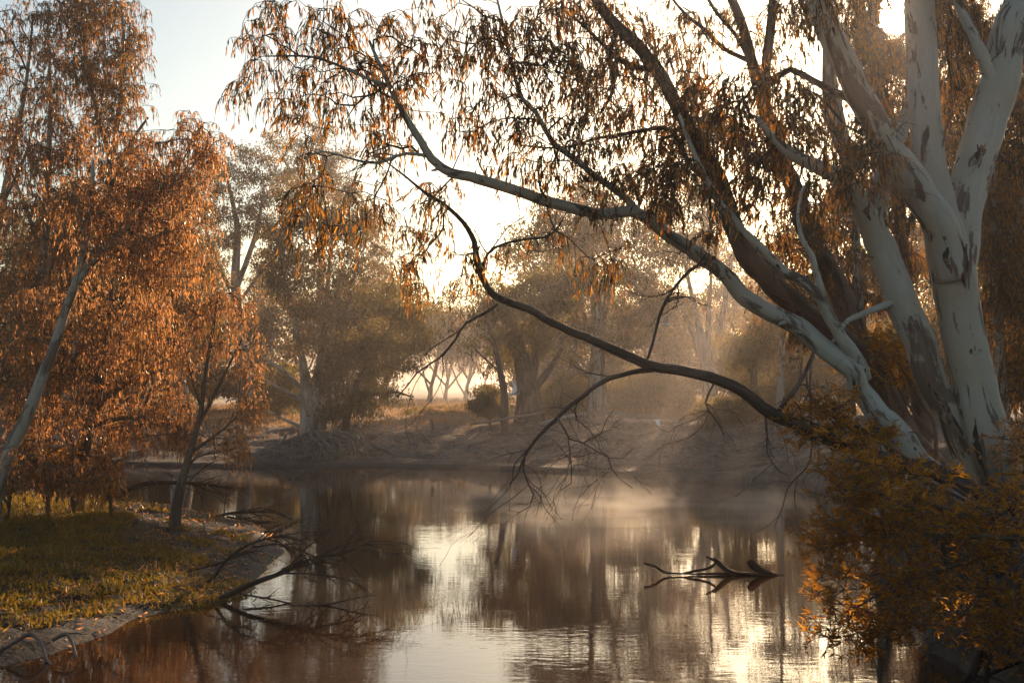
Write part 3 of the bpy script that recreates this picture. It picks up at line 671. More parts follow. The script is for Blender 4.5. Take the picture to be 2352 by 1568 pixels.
tree('river_gum', 'brown rough-barked gum behind the white ones with one bent limb and one upright', [
    (T, [(2150, 1140, 66, 21), (2060, 1010, 60, 20.4), (2000, 880, 58, 20), (1978, 810, 56, 20), (1944, 706, 52, 20), (1901, 623, 48, 20), (1861, 556, 44, 20), (1840, 500, 42, 20), (1816, 430, 40, 20), (1790, 367, 38, 20), (1768, 290, 36, 20), (1748, 220, 30, 20), (1722, 130, 24, 20), (1700, 60, 22, 20), (1668, -20, 18, 20), (1640, -90, 14, 20)]),
    (LB, [(1758, 245, 26, 20), (1760, 190, 24, 20), (1766, 117, 22, 20), (1772, 30, 20, 20), (1776, -60, 16, 20)]),
    (LB, [(1770, 190, 16, 20), (1815, 160, 15, 19.8), (1860, 185, 16, 19.6), (1910, 215, 18, 19.2), (1940, 225, 22, 18.4)]),
    (LB, [(1720, 140, 12, 20), (1660, 110, 10, 20), (1620, 70, 9, 20), (1570, 30, 7, 20), (1530, -20, 5, 20)]),
    (LB, [(1716, 130, 10, 20), (1690, 80, 9, 20), (1640, 20, 8, 20), (1610, -30, 6, 20)]),
], [(1640, 520, 40, 36), (1660, 240, 70, 80), (1700, 350, 60, 80), (1720, 440, 60, 55), (1760, 300, 60, 80), (1800, 430, 55, 80), (1600, 60, 55, 55), (1580, 130, 55, 55), (1530, 60, 55, 55), (1680, 20, 45, 36), (1720, 80, 36, 55), (1800, 110, 45, 55), (1850, 220, 50, 60), (1770, 540, 55, 55), (1810, 600, 50, 50), (1850, 500, 55, 70), (1900, 450, 50, 60), (1820, 20, 40, 40), (1880, 300, 50, 60), (1760, 640, 50, 50), (1880, 600, 50, 70)],
     20, 1.0, 440, 'spray', 'bark_brown', 'leaf_gum', 'gums on the near bank', dens=1.45, kink=1.1, stubs=9, twiglets=45, kind='gum', inst=120, sides=16, lump=0.14, rtip=0.005, stem_step=0.15, twig='twig')

tree('river_gum', 'dark leaning gum trunk with peeling bark, slanting up behind the slender white limb', [
    (T, [(2170, 1130, 72, 19.4), (2085, 1000, 66, 19.2), (2020, 880, 60, 19), (1975, 815, 56, 19), (1901, 750, 54, 18.8), (1834, 700, 54, 18.6), (1784, 660, 52, 18.4), (1734, 608, 50, 18.2), (1700, 560, 48, 18.1), (1672, 480, 44, 18), (1640, 400, 40, 18), (1600, 320, 36, 18), (1555, 240, 33, 18), (1505, 160, 30, 18), (1455, 100, 28, 18), (1400, 40, 26, 18), (1360, -20, 24, 18), (1310, -90, 18, 18)]),
    (LB, [(1650, 420, 16, 18), (1590, 385, 13, 17.8), (1540, 300, 11, 17.7), (1478, 300, 9, 17.6), (1420, 310, 8, 17.6), (1360, 318, 7, 17.5), (1318, 334, 6, 17.5), (1251, 337, 5, 17.5), (1184, 330, 4, 17.5)]),
    (LB, [(1500, 160, 13, 18), (1440, 150, 11, 17.9), (1390, 110, 9, 17.8), (1340, 60, 7, 17.7), (1290, 20, 5, 17.6)]),
    (LB, [(1420, 60, 14, 18), (1400, 130, 11, 18), (1410, 200, 9, 17.9), (1380, 260, 7, 17.8)]),
], [(1450, 250, 75, 75), (1500, 330, 75, 75), (1480, 420, 55, 65), (1560, 260, 75, 75), (1600, 330, 75, 75), (1450, 60, 60, 60), (1400, 30, 55, 45), (1530, 150, 65, 65), (1380, 120, 60, 65), (1340, 200, 60, 60), (1320, 30, 70, 55), (1240, 20, 60, 40), (1420, 180, 55, 55), (1540, 360, 50, 60), (1600, 200, 60, 60), (1640, 300, 60, 70), (1560, 420, 50, 50)],
     18, 0.9, 440, 'spray', 'bark_brown', 'leaf_gum', 'gums on the near bank', dens=1.45, kink=1.1, stubs=9, twiglets=45, kind='gum', inst=160, sides=18, lump=0.14, rtip=0.005, stem_step=0.14, twig='twig')

# ---- trees behind the near gums on the right
tree('river_gum', 'thin pale gum stem standing in the gap left of the white trunks', [
    (T, [(2030, 985, 30), (1992, 880, 26), (1978, 760, 25), (1970, 640, 23), (1964, 520, 21), (1955, 400, 18), (1935, 330, 40), (1915, 250, 40), (1905, 180, 34), (1900, 60, 20), (1895, -60, 12)]),
], [(1960, 100, 50, 80), (1900, 20, 50, 50), (1990, 200, 45, 60), (2010, 270, 45, 60), (1960, 340, 55, 50), (1985, 430, 50, 60), (1930, 400, 45, 50), (1950, 560, 50, 60), (1930, 660, 50, 50), (2000, 690, 50, 60), (1900, 720, 50, 60), (1880, 540, 45, 60), (1840, 640, 45, 60), (1850, 760, 40, 50)],
     25, 1.4, 330, 'spray', 'bark_grey', 'leaf_gum', 'gums behind the near trunks', dens=3.0, kind='left', inst=60, sides=12, twig='twig', beam=True, stem_step=0.2)
tree('river_gum', 'shadowy gum whose leaves fill the gap around the low sun', [
    (T, [(2120, 1000, 40), (2100, 840, 36), (2085, 700, 32), (2070, 560, 28), (2060, 420, 24), (2030, 280, 20), (2005, 160, 12), (1985, 40, 8)]),
    (LB, [(2070, 560, 16), (2130, 420, 14), (2180, 260, 12), (2200, 120, 9)]),
], [(2000, 150, 40, 60), (2030, 240, 45, 70), (2000, 60, 30, 60), (1990, -10, 40, 40), (2060, 140, 40, 45), (2100, 120, 40, 60), (2120, 30, 40, 60), (2000, 10, 36, 60), (2060, 110, 50, 30), (2090, 200, 40, 60), (2050, 330, 45, 60), (2070, 480, 40, 70), (2080, 600, 45, 70), (2110, 700, 45, 70), (2060, 720, 45, 70), (2030, 820, 50, 60), (2110, 820, 40, 60), (2180, 60, 45, 60), (2190, 180, 45, 70), (2200, 300, 40, 70), (2180, 420, 36, 70), (2230, 100, 40, 80), (2130, 0, 60, 40), (2000, -60, 60, 50), (2060, -75, 60, 40), (2120, -60, 50, 50), (2000, 60, 26, 40), (2110, 70, 26, 60), (2060, 120, 50, 24), (2180, 0, 50, 50), (2230, 30, 50, 60), (2200, 90, 50, 60), (2260, 80, 40, 60), (2170, -60, 60, 40), (1970, 90, 40, 60), (2010, 110, 40, 50)],
     27, 1.4, 300, 'spray', 'bark_brown', 'leaf_gum', 'gums behind the near trunks', dens=4.0, kind='left', inst=60, sides=10, twig='twig', stem_step=0.25)
tree('river_gum', 'slim grey gum trunk standing in dark leaves behind the thickest trunk', [
    (T, [(2310, 1040, 34), (2300, 900, 28), (2294, 780, 24), (2290, 660, 22), (2286, 540, 20), (2280, 420, 17), (2300, 260, 14), (2320, 100, 10), (2330, -40, 6)]),
    (LB, [(2290, 640, 10), (2330, 520, 9), (2370, 420, 7)]),
], [(2330, 480, 36, 100), (2300, 620, 50, 90), (2340, 740, 50, 90), (2270, 760, 36, 70), (2320, 880, 50, 70), (2310, 340, 50, 80), (2340, 220, 40, 70), (2260, 520, 40, 70), (2270, 900, 40, 60), (2380, 600, 60, 120), (2400, 300, 60, 120), (2390, 850, 60, 90), (2280, 440, 40, 60), (2340, 100, 50, 70)],
     23.5, 1.3, 300, 'spray', 'bark_grey', 'leaf_gum', 'gums behind the near trunks', dens=3.2, kind='left', inst=80, sides=12, twig='twig', stem_step=0.2)
tree('river_gum', 'broad dark gum farther along the bank, seen between and beyond the white trunks', [
    (T, [(2200, 960, 50), (2190, 800, 44), (2180, 640, 38), (2170, 480, 30), (2160, 330, 20), (2150, 200, 10)]),
    (LB, [(2180, 640, 26), (2260, 500, 20), (2340, 380, 14), (2400, 250, 9)]),
    (LB, [(2185, 700, 24), (2080, 560, 18), (2000, 460, 13), (1930, 380, 8)]),
], [(1900, 540, 70, 70), (1980, 480, 70, 70), (1940, 640, 70, 70), (2040, 640, 70, 80), (2130, 560, 70, 90), (2220, 460, 70, 100), (2300, 380, 80, 100), (2380, 480, 80, 120), (2320, 600, 80, 100), (2230, 700, 80, 80), (2350, 760, 80, 90), (2120, 760, 80, 70), (2010, 780, 70, 60), (1920, 780, 60, 60), (2060, 380, 60, 80), (2150, 300, 60, 100), (2260, 220, 70, 100), (2370, 200, 80, 120), (2250, 850, 80, 50)],
     36, 2.2, 420, 'clump', 'bark_brown', 'leaf_far', 'gums behind the near trunks', R=0.7, nleaf=110, L=0.2, W=0.055, stem_step=0.4)

# ---- backlit shrubs on the right bank
def shrub(name, label, base, stems, bl, Y, spread, per, leafm, inst, kind='bush', group=None, scale=(0.8, 1.3), twig='twig', beam=True):
    st = [('stem', [(base[0], base[1], s[2]), *s[3], (s[0], s[1], s[2] * 0.35)]) for s in stems]
    return tree(name, label, st, bl, Y, spread, per, 'spray', 'twig', leafm, group, 'shrub', 0.003, 0.18, 6, 0.05, kind, inst, scale=scale, beam=beam, stem_step=0.15, twig=twig, root_flare=False)
shrub('shrub', 'big rust-orange shrub hanging over the water below the white trunks', (2400, 1240),
      [(1960, 1130, 14, [(2200, 1180, 13), (2080, 1140, 9)]), (1890, 1260, 13, [(2200, 1230, 12), (2020, 1230, 8)]), (1960, 1400, 12, [(2220, 1290, 11), (2080, 1330, 8)]), (2200, 1420, 11, [(2300, 1330, 9)]), (2080, 1080, 11, [(2260, 1170, 9)])],
      [(1990, 1085, 70, 55), (1950, 1150, 60, 55), (2080, 1110, 80, 60), (1885, 1225, 55, 45), (1960, 1230, 70, 55), (1880, 1290, 45, 45), (2060, 1220, 90, 70), (2190, 1180, 90, 70), (2290, 1230, 70, 80), (1950, 1340, 70, 55), (2080, 1330, 90, 60), (2230, 1320, 90, 70), (1930, 1420, 50, 40), (2030, 1420, 70, 40), (2320, 1400, 60, 60), (2180, 1410, 80, 36), (1960, 1050, 60, 40), (2350, 1130, 50, 60), (1985, 1465, 60, 30), (1925, 1470, 40, 24), (2070, 1470, 60, 24), (2290, 1480, 60, 30), (2350, 1480, 40, 40)],
      13.6, 0.8, 560, 'leaf_bush', 300, group='shrubs on the near bank', beam=False, scale=(0.6, 1.35))
shrub('shrub', 'small orange shrub drooping from the dark low limb over the far mud', (2310, 1190),
      [(1840, 960, 8, [(1980, 1030, 8), (1900, 985, 6)]), (1900, 930, 7, [(2000, 1000, 7)])],
      [(1850, 950, 50, 28), (1905, 975, 50, 36), (1960, 1000, 45, 36), (1835, 1000, 36, 20), (1900, 920, 36, 26), (2010, 1010, 45, 40), (1940, 935, 30, 24)],
      15.0, 0.4, 330, 'leaf_bush', 50, group='shrubs on the near bank', scale=(0.7, 1.1))
shrub('shrub', 'bright golden backlit shrub between the leaning white trunk and the slender one', (2150, 1010),
      [(2060, 830, 9, [(2120, 930, 8)]), (2020, 800, 8, [(2080, 920, 7)]), (2090, 940, 6, [(2120, 980, 6)])],
      [(2060, 835, 36, 45), (2075, 900, 36, 50), (2040, 790, 40, 36), (2085, 960, 30, 36), (2020, 850, 36, 36), (1990, 800, 30, 30), (2110, 1000, 30, 30)],
      19.0, 0.6, 330, 'leaf_bush', 60, group='shrubs on the near bank')
shrub('shrub', 'tangled dark brown shrub at the foot of the thickest trunk', (2350, 1250),
      [(2300, 1080, 9, [(2320, 1170, 8)]), (2200, 1090, 9, [(2270, 1170, 8)]), (2380, 1020, 9, [(2370, 1140, 8)])],
      [(2210, 1100, 60, 45), (2280, 1080, 50, 60), (2340, 1020, 50, 70), (2360, 1120, 40, 60), (2150, 1080, 50, 36)],
      15.6, 0.5, 420, 'leaf_rust', 50, group='shrubs on the near bank')

# ---- left bank: rust coloured gums
LG = 'gums on the grassy spit'
tree('river_gum', 'leaning pale gum trunk at the water side of the rust crowns, forked high up', [
    (T, [(-15, 1150, 38), (20, 1040, 33), (62, 955, 29), (95, 870, 25), (125, 795, 23), (150, 715, 20), (172, 655, 19), (192, 580, 16), (204, 500, 16), (212, 430, 11), (214, 370, 7)]),
    (LB, [(194, 560, 13), (186, 500, 11), (172, 450, 9), (160, 400, 6)]),
    (LB, [(172, 655, 16), (230, 585, 13), (300, 515, 10), (360, 455, 7), (430, 395, 5), (490, 330, 3)]),
    (LB, [(178, 630, 9), (240, 560, 8), (310, 480, 6), (360, 410, 4)]),
    (LB, [(298, 518, 7), (350, 470, 6), (400, 425, 4), (470, 405, 3)]),
], [(350, 330, 85, 45), (440, 300, 60, 36), (480, 345, 45, 45), (430, 420, 70, 50), (330, 420, 90, 60), (380, 520, 80, 60), (270, 560, 100, 60), (430, 570, 50, 55), (240, 470, 70, 60), (150, 440, 60, 60), (330, 620, 80, 50), (70, 780, 30, 30, 26.8), (30, 900, 26, 36, 26.8)],
     26.6, 1.0, 210, 'spray', 'bark_grey', 'leaf_rust', LG, dens=2.8, twiglets=25, twlen=1.2, kind='left', inst=150, sides=14, lump=0.08, twig='twig', stem_step=0.2, beam=False)
tree('river_gum', 'tallest gum of the spit, its dark sparse top reaching the upper edge', [
    (T, [(120, 1080, 34), (160, 900, 30), (200, 720, 26), (230, 560, 22), (250, 420, 18), (262, 330, 15), (278, 220, 11), (285, 120, 8), (280, 20, 5)]),
    (LB, [(255, 390, 12), (235, 290, 10), (200, 170, 7), (190, 60, 4)]),
    (LB, [(245, 460, 12), (300, 330, 8), (340, 270, 5)]),
], [(200, 60, 90, 80), (270, 130, 65, 90), (280, 215, 55, 60), (240, 300, 70, 60), (220, 190, 70, 70), (180, 130, 50, 60), (250, 20, 70, 40), (310, 90, 30, 60), (180, 10, 70, 40), (280, 370, 60, 45), (340, 420, 70, 60), (420, 470, 70, 60), (300, 500, 90, 70), (200, 480, 90, 80), (400, 600, 80, 70), (280, 640, 100, 70), (150, 640, 100, 80), (440, 700, 60, 60), (340, 760, 80, 60)],
     36, 1.4, 190, 'spray', 'bark_grey', 'leaf_gum', LG, dens=2.8, twiglets=25, twlen=1.2, kind='left', inst=60, sides=12, twig='twig', stem_step=0.25, beam=False, scale=(0.9, 1.4))
tree('river_gum', 'rust-red gum with a pointed sunlit crown at the left edge', [
    (T, [(60, 1090, 32), (80, 900, 28), (95, 700, 24), (105, 500, 19), (112, 350, 13), (115, 220, 8), (112, 110, 4)]),
    (LB, [(100, 600, 12), (60, 480, 9), (20, 380, 5)]),
    (LB, [(98, 650, 12), (150, 520, 9), (190, 430, 5)]),
], [(112, 110, 32, 60), (120, 200, 50, 60), (130, 290, 75, 60), (110, 380, 100, 60), (90, 470, 120, 60), (110, 560, 130, 60), (180, 350, 60, 50), (60, 650, 100, 60), (190, 620, 80, 60), (30, 330, 50, 60)],
     33.5, 1.5, 200, 'spray', 'bark_grey', 'leaf_rust', LG, dens=2.8, twiglets=25, twlen=1.2, kind='left', inst=100, sides=12, twig='twig', stem_step=0.25, beam=False)
tree('river_gum', 'thin open gum with dark branches against the sky in the upper left corner', [
    (T, [(-70, 1090, 30), (-50, 850, 26), (-20, 620, 22), (15, 420, 16), (45, 280, 11), (65, 150, 7), (75, 40, 4)]),
    (LB, [(0, 480, 10), (60, 350, 7), (85, 230, 4)]),
], [(40, 60, 70, 60), (20, 160, 60, 70), (80, 200, 40, 60), (10, 270, 50, 60), (-30, 100, 50, 80), (90, 20, 45, 36), (-30, 330, 60, 60), (130, 40, 40, 40)],
     35, 1.3, 330, 'spray', 'bark_grey', 'leaf_gum', LG, dens=2.8, twiglets=25, twlen=1.2, kind='left', inst=40, sides=10, twig='twig', stem_step=0.25, beam=False)
tree('river_gum', 'low spreading rust gum whose lower branches hang over the bank', [
    (T, [(180, 1110, 30), (200, 1000, 26), (225, 900, 22), (240, 800, 18), (250, 720, 13), (260, 640, 8)]),
    (LB, [(215, 940, 16), (290, 880, 11), (370, 850, 7), (430, 830, 4)]),
    (LB, [(205, 980, 14), (280, 960, 10), (350, 965, 7), (420, 985, 4)]),
    (LB, [(225, 900, 14), (160, 820, 10), (100, 760, 6)]),
], [(80, 700, 110, 70), (220, 720, 120, 70), (340, 710, 80, 70), (60, 820, 90, 70), (180, 840, 110, 70), (300, 830, 90, 60), (385, 800, 55, 55), (200, 950, 110, 55), (330, 950, 80, 36), (80, 950, 80, 65), (300, 1000, 90, 28), (420, 960, 50, 40), (50, 1050, 70, 36), (390, 900, 50, 40), (440, 1010, 40, 24), (180, 1050, 60, 36), (110, 1085, 55, 28), (230, 1070, 40, 30), (50, 1060, 60, 45, 27.6, 2.5), (145, 1085, 60, 36, 27.6, 2.5), (225, 1095, 36, 26, 27.6, 2.5)],
     30, 1.6, 210, 'spray', 'bark_brown', 'leaf_rust', LG, dens=2.8, twiglets=25, twlen=1.2, kind='left', inst=200, sides=12, twig='twig', stem_step=0.2, beam=False)
tree('river_gum', 'small slender gum at the tip of the spit, open crown against the far bank', [
    (T, [(402, 1195, 26), (412, 1130, 22), (430, 1060, 17), (445, 1010, 14), (460, 950, 12), (468, 890, 10), (476, 830, 8), (490, 750, 6), (500, 680, 4)]),
    (LB, [(452, 985, 8), (490, 910, 7), (520, 850, 6), (560, 770, 4)]),
    (LB, [(436, 1040, 8), (480, 1010, 7), (530, 970, 5), (570, 930, 3)]),
    (LB, [(425, 1080, 8), (450, 1050, 6), (490, 1040, 4), (540, 1030, 3)]),
    (LB, [(462, 940, 6), (440, 870, 5), (425, 800, 3)]),
], [(500, 690, 55, 45), (555, 720, 40, 45), (520, 780, 60, 45), (440, 760, 40, 45), (580, 840, 28, 55), (565, 920, 32, 55), (540, 1000, 50, 45), (425, 840, 36, 45), (560, 1045, 36, 18), (470, 720, 40, 40), (590, 900, 20, 40)],
     28, 1.1, 260, 'spray', 'bark_brown', 'leaf_rust', LG, dens=2.8, twiglets=25, twlen=1.2, kind='left', inst=130, sides=10, twig='twig', stem_step=0.15, beam=False, scale=(0.65, 1.1))
for lab, bs, bl in (('orange backlit bush under the leaning pale trunk', (110, 1150), [(120, 1080, 45, 36), (90, 1040, 40, 30), (150, 1050, 30, 30)]),
                    ('yellow-leaved sapling at the edge of the grassy spit', (255, 1165), [(250, 1080, 25, 36), (255, 1125, 20, 25), (240, 1050, 20, 20)]),
                    ('dark brown bush at the left edge under the rust crowns', (20, 1160), [(20, 1080, 50, 45), (40, 1020, 40, 30), (-10, 1120, 40, 30)])):
    shrub('shrub', lab, bs, [(b[0], b[1], 9, []) for b in bl], bl, 28, 0.7, 200, 'leaf_bush' if 'dark' not in lab else 'leaf_rust', 40, kind='bush', group='shrubs on the grassy spit', scale=(0.8, 1.3), beam=False)

# ---- far bank
FG = 'gums on the far bank'
def far(label, stems, bl, Y, **k):
    kw = dict(bark='bark_far', leafm='leaf_far', group=FG, R=0.8, nleaf=100, L=0.24, W=0.070, stem_step=0.5, step=0.4, rtip=0.008, sides=10, lump=0.16)
    kw.update(k); per = kw.pop('per', 270)
    return tree(kw.pop('name', 'river_gum'), label, stems, bl, Y, kw.pop('spread', 2.0), per, 'clump', **kw)
far('many-stemmed gum on a mat of exposed roots at the water', [
    (T, [(712, 985, 46), (708, 930, 36), (700, 860, 22), (688, 790, 15), (668, 700, 10), (650, 620, 6), (640, 540, 4)]),
    (LB, [(722, 975, 28), (728, 880, 22), (742, 780, 14), (752, 650, 9), (765, 520, 5)]),
    (LB, [(735, 985, 22), (755, 900, 18), (775, 800, 13), (800, 700, 9), (820, 600, 5)]),
    (LB, [(706, 925, 12), (672, 908, 10), (640, 890, 7), (605, 868, 4)]),
    (LB, [(705, 905, 12), (680, 880, 11), (650, 850, 9), (605, 822, 4)]),
    (LB, [(704, 985, 9), (680, 975, 8), (650, 962, 6), (612, 940, 3)]),
], [(650, 570, 50, 55), (700, 480, 60, 55), (760, 510, 70, 55), (820, 520, 45, 45), (720, 600, 80, 50), (800, 610, 60, 50), (690, 690, 70, 45), (770, 710, 80, 50), (715, 780, 60, 36), (785, 820, 60, 45), (770, 890, 50, 45), (760, 950, 45, 26), (640, 640, 36, 40)], 59)
far('dark low-spreading gum leaning right from the root mat', [
    (T, [(792, 1000, 22), (800, 940, 18), (820, 880, 15), (850, 830, 11), (880, 780, 7), (910, 730, 4)]),
    (LB, [(812, 900, 9), (860, 905, 8), (910, 900, 6), (950, 912, 3)]),
    (LB, [(830, 865, 9), (890, 840, 7), (950, 810, 4)]),
], [(870, 715, 55, 36), (930, 715, 50, 36), (880, 790, 80, 45), (940, 780, 50, 36), (850, 870, 65, 45), (920, 850, 50, 36), (835, 930, 50, 26), (830, 780, 45, 50), (900, 670, 45, 30), (960, 740, 30, 30)], 60, leafm='leaf_green', bark='bark_brown')
far('tall pale-limbed gum standing behind the small spit tree', [
    (T, [(566, 920, 34), (552, 800, 28), (543, 700, 24), (541, 620, 20), (546, 540, 15), (535, 470, 10), (522, 410, 6)]),
    (LB, [(543, 660, 14), (570, 590, 12), (592, 520, 9), (605, 440, 5)]),
    (LB, [(543, 700, 10), (500, 600, 8), (470, 520, 5)]),
    (LB, [(545, 700, 10), (600, 620, 7), (630, 540, 5)]),
], [(450, 410, 50, 40), (520, 390, 55, 45), (590, 380, 45, 40), (625, 440, 45, 45), (470, 490, 55, 45), (560, 470, 55, 40), (600, 530, 45, 40), (430, 570, 55, 55), (515, 560, 45, 36), (460, 650, 55, 45), (620, 610, 36, 36), (640, 520, 30, 40), (400, 490, 45, 40)], 76, per=250)
far('tallest hazy gum behind the root-mat gum, rounded crown at the sky', [
    (T, [(742, 900, 30), (738, 750, 24), (736, 600, 18), (740, 480, 12), (742, 380, 7), (738, 310, 4)]),
    (LB, [(738, 560, 10), (690, 450, 8), (650, 360, 5)]),
    (LB, [(738, 560, 10), (790, 470, 8), (820, 400, 5)]),
], [(735, 310, 40, 28), (690, 345, 45, 30), (640, 330, 38, 24), (775, 365, 36, 36), (740, 395, 50, 36), (690, 420, 40, 36), (800, 440, 40, 36), (845, 510, 40, 50), (770, 440, 50, 40), (650, 400, 36, 36), (880, 580, 36, 50), (860, 650, 40, 40)], 86, per=230)
far('broad pale gum trunk half hidden behind the rust branches', [
    (T, [(418, 962, 52), (412, 900, 42), (400, 840, 34), (385, 780, 26), (370, 700, 18), (360, 620, 10)]),
    (LB, [(408, 880, 24), (430, 810, 18), (455, 740, 12), (470, 660, 7)]),
], [(370, 640, 60, 50), (440, 690, 60, 50), (400, 740, 60, 50), (330, 700, 60, 50), (470, 620, 50, 45), (340, 580, 60, 50), (480, 770, 40, 40), (350, 800, 50, 40), (290, 640, 60, 60), (300, 760, 60, 60)], 62)
far('gnarled thick-trunked gum at the edge of the open plain', [
    (T, [(1216, 930, 62), (1210, 880, 52), (1198, 820, 36), (1182, 760, 22), (1165, 700, 12), (1150, 650, 6)]),
    (LB, [(1214, 880, 30), (1232, 810, 24), (1255, 740, 15), (1270, 670, 8)]),
    (LB, [(1220, 900, 20), (1262, 850, 16), (1290, 800, 9)]),
], [(1160, 680, 60, 55), (1220, 640, 65, 55), (1120, 720, 40, 40), (1190, 740, 70, 50), (1265, 700, 60, 55), (1280, 620, 55, 55), (1150, 800, 55, 40), (1240, 780, 55, 45), (1210, 580, 50, 40)], 61, bark='bark_brown', leafm='leaf_green')
far('tall straight gum with ribbed grey trunk and flared roots on the slope', [
    (T, [(1376, 990, 56), (1374, 930, 44), (1372, 850, 38), (1374, 760, 32), (1366, 660, 22), (1355, 560, 13), (1346, 460, 7)]),
    (LB, [(1374, 790, 20), (1392, 700, 15), (1408, 610, 11), (1425, 520, 6)]),
    (LB, [(1372, 820, 18), (1345, 740, 13), (1325, 660, 9), (1305, 580, 5)]),
    (LB, [(1350, 868, 9), (1320, 830, 9), (1285, 790, 7), (1260, 770, 4)]),
], [(1330, 520, 80, 55), (1400, 480, 60, 55), (1290, 580, 60, 55), (1380, 570, 80, 55), (1430, 640, 60, 55), (1330, 650, 80, 45), (1470, 560, 55, 60), (1475, 690, 55, 50), (1310, 760, 55, 45), (1430, 760, 60, 50), (1360, 420, 50, 36), (1260, 520, 50, 50)], 62)
far('pale gum dividing low into several bare white stems', [
    (T, [(1632, 940, 40), (1627, 870, 34), (1612, 780, 20), (1592, 690, 12), (1572, 600, 7), (1560, 520, 4)]),
    (LB, [(1636, 880, 22), (1648, 790, 16), (1665, 690, 11), (1680, 590, 6)]),
    (LB, [(1622, 860, 18), (1590, 760, 11), (1560, 680, 6)]),
    (LB, [(1630, 870, 16), (1626, 770, 12), (1632, 660, 8), (1636, 560, 5)]),
], [(1540, 590, 55, 55), (1600, 560, 55, 55), (1520, 690, 50, 55), (1575, 690, 50, 45), (1690, 590, 40, 45), (1560, 780, 50, 45), (1665, 740, 36, 36), (1510, 490, 50, 50), (1590, 440, 60, 50), (1640, 500, 50, 40), (1500, 800, 45, 45)], 64, bark='bark_grey')
far('thin dark gum with sparse leaves beside the plain', [
    (T, [(1158, 905, 18), (1150, 860, 15), (1138, 800, 11), (1118, 740, 8), (1108, 690, 5)]),
    (LB, [(1144, 850, 6), (1110, 820, 5), (1080, 790, 3)]),
], [(1110, 680, 40, 36), (1145, 730, 36, 36), (1060, 735, 36, 36), (1090, 790, 36, 30), (1040, 690, 30, 36), (1120, 840, 24, 24)], 58, per=420, nleaf=34, bark='bark_brown')
far('slim straight white gum stem right of the low-dividing pale gum', [
    (T, [(1790, 980, 20), (1793, 900, 17), (1796, 800, 15), (1798, 700, 11), (1794, 600, 7), (1788, 520, 4)]),
], [(1780, 700, 45, 50), (1825, 640, 45, 50), (1745, 740, 36, 45), (1800, 560, 45, 50), (1840, 740, 40, 45), (1760, 620, 40, 45), (1820, 800, 36, 40)], 51, per=330, bark='bark_grey')
far('dense dark gum behind the slim white stem', [
    (T, [(1725, 970, 22), (1730, 880, 18), (1735, 800, 14), (1740, 720, 8)]),
    (LB, [(1730, 860, 10), (1700, 800, 7), (1680, 740, 4)]),
], [(1740, 760, 50, 55), (1710, 830, 50, 45), (1765, 830, 50, 50), (1730, 890, 50, 40), (1690, 780, 36, 45), (1780, 900, 40, 36), (1850, 850, 50, 60), (1880, 760, 50, 60)], 56, leafm='leaf_green', bark='bark_brown', per=230)
far('rounded shadowed bush standing on the far slope under the slim gums', [
    ('stem', [(1680, 1000, 12), (1676, 960, 8), (1670, 920, 4)]), ('stem', [(1690, 1000, 10), (1705, 960, 7), (1715, 930, 3)])],
    [(1680, 930, 60, 45), (1650, 970, 45, 36), (1720, 965, 45, 40), (1690, 985, 60, 24), (1640, 930, 30, 30)], 54, leafm='leaf_green', bark='twig', name='shrub', cat='shrub', group='bushes on the far bank', per=140, R=0.6, beam=True)
far('dark green thicket between the ribbed trunk and the gnarled trunk', [
    ('stem', [(1300, 960, 10), (1295, 920, 7), (1290, 890, 4)]), ('stem', [(1310, 960, 10), (1320, 920, 7), (1325, 890, 4)])],
    [(1290, 900, 50, 36), (1320, 930, 50, 30), (1270, 935, 40, 30), (1340, 890, 30, 30)], 65, leafm='leaf_green', bark='twig', name='shrub', cat='shrub', group='bushes on the far bank', per=140, R=0.6)
far('dark green thicket right of the ribbed gum trunk', [
    ('stem', [(1470, 960, 10), (1465, 920, 7), (1455, 890, 4)]), ('stem', [(1480, 960, 10), (1490, 920, 7), (1500, 890, 4)])],
    [(1430, 905, 45, 36), (1480, 890, 55, 40), (1530, 905, 45, 36), (1460, 940, 60, 26), (1570, 900, 40, 36)], 66, leafm='leaf_green', bark='twig', name='shrub', cat='shrub', group='bushes on the far bank', per=150, R=0.6)
far('small grey-green bush at the foot of the thin dark gum', [
    ('stem', [(1125, 945, 6), (1122, 925, 5), (1118, 905, 3)])], [(1120, 908, 26, 22), (1140, 930, 24, 14), (1105, 930, 22, 14), (1120, 940, 34, 8)], 60, leafm='leaf_green', bark='twig', name='shrub', cat='shrub', group='bushes on the far bank', per=60, R=0.45)
far('pale olive bush left of the root-mat gum', [
    ('stem', [(640, 935, 8), (640, 900, 6), (645, 870, 4)])], [(650, 890, 50, 36), (690, 900, 40, 30), (620, 915, 40, 26), (660, 855, 30, 24)], 70, leafm='leaf_green', bark='twig', name='shrub', cat='shrub', group='bushes on the far bank', per=110, R=0.6)

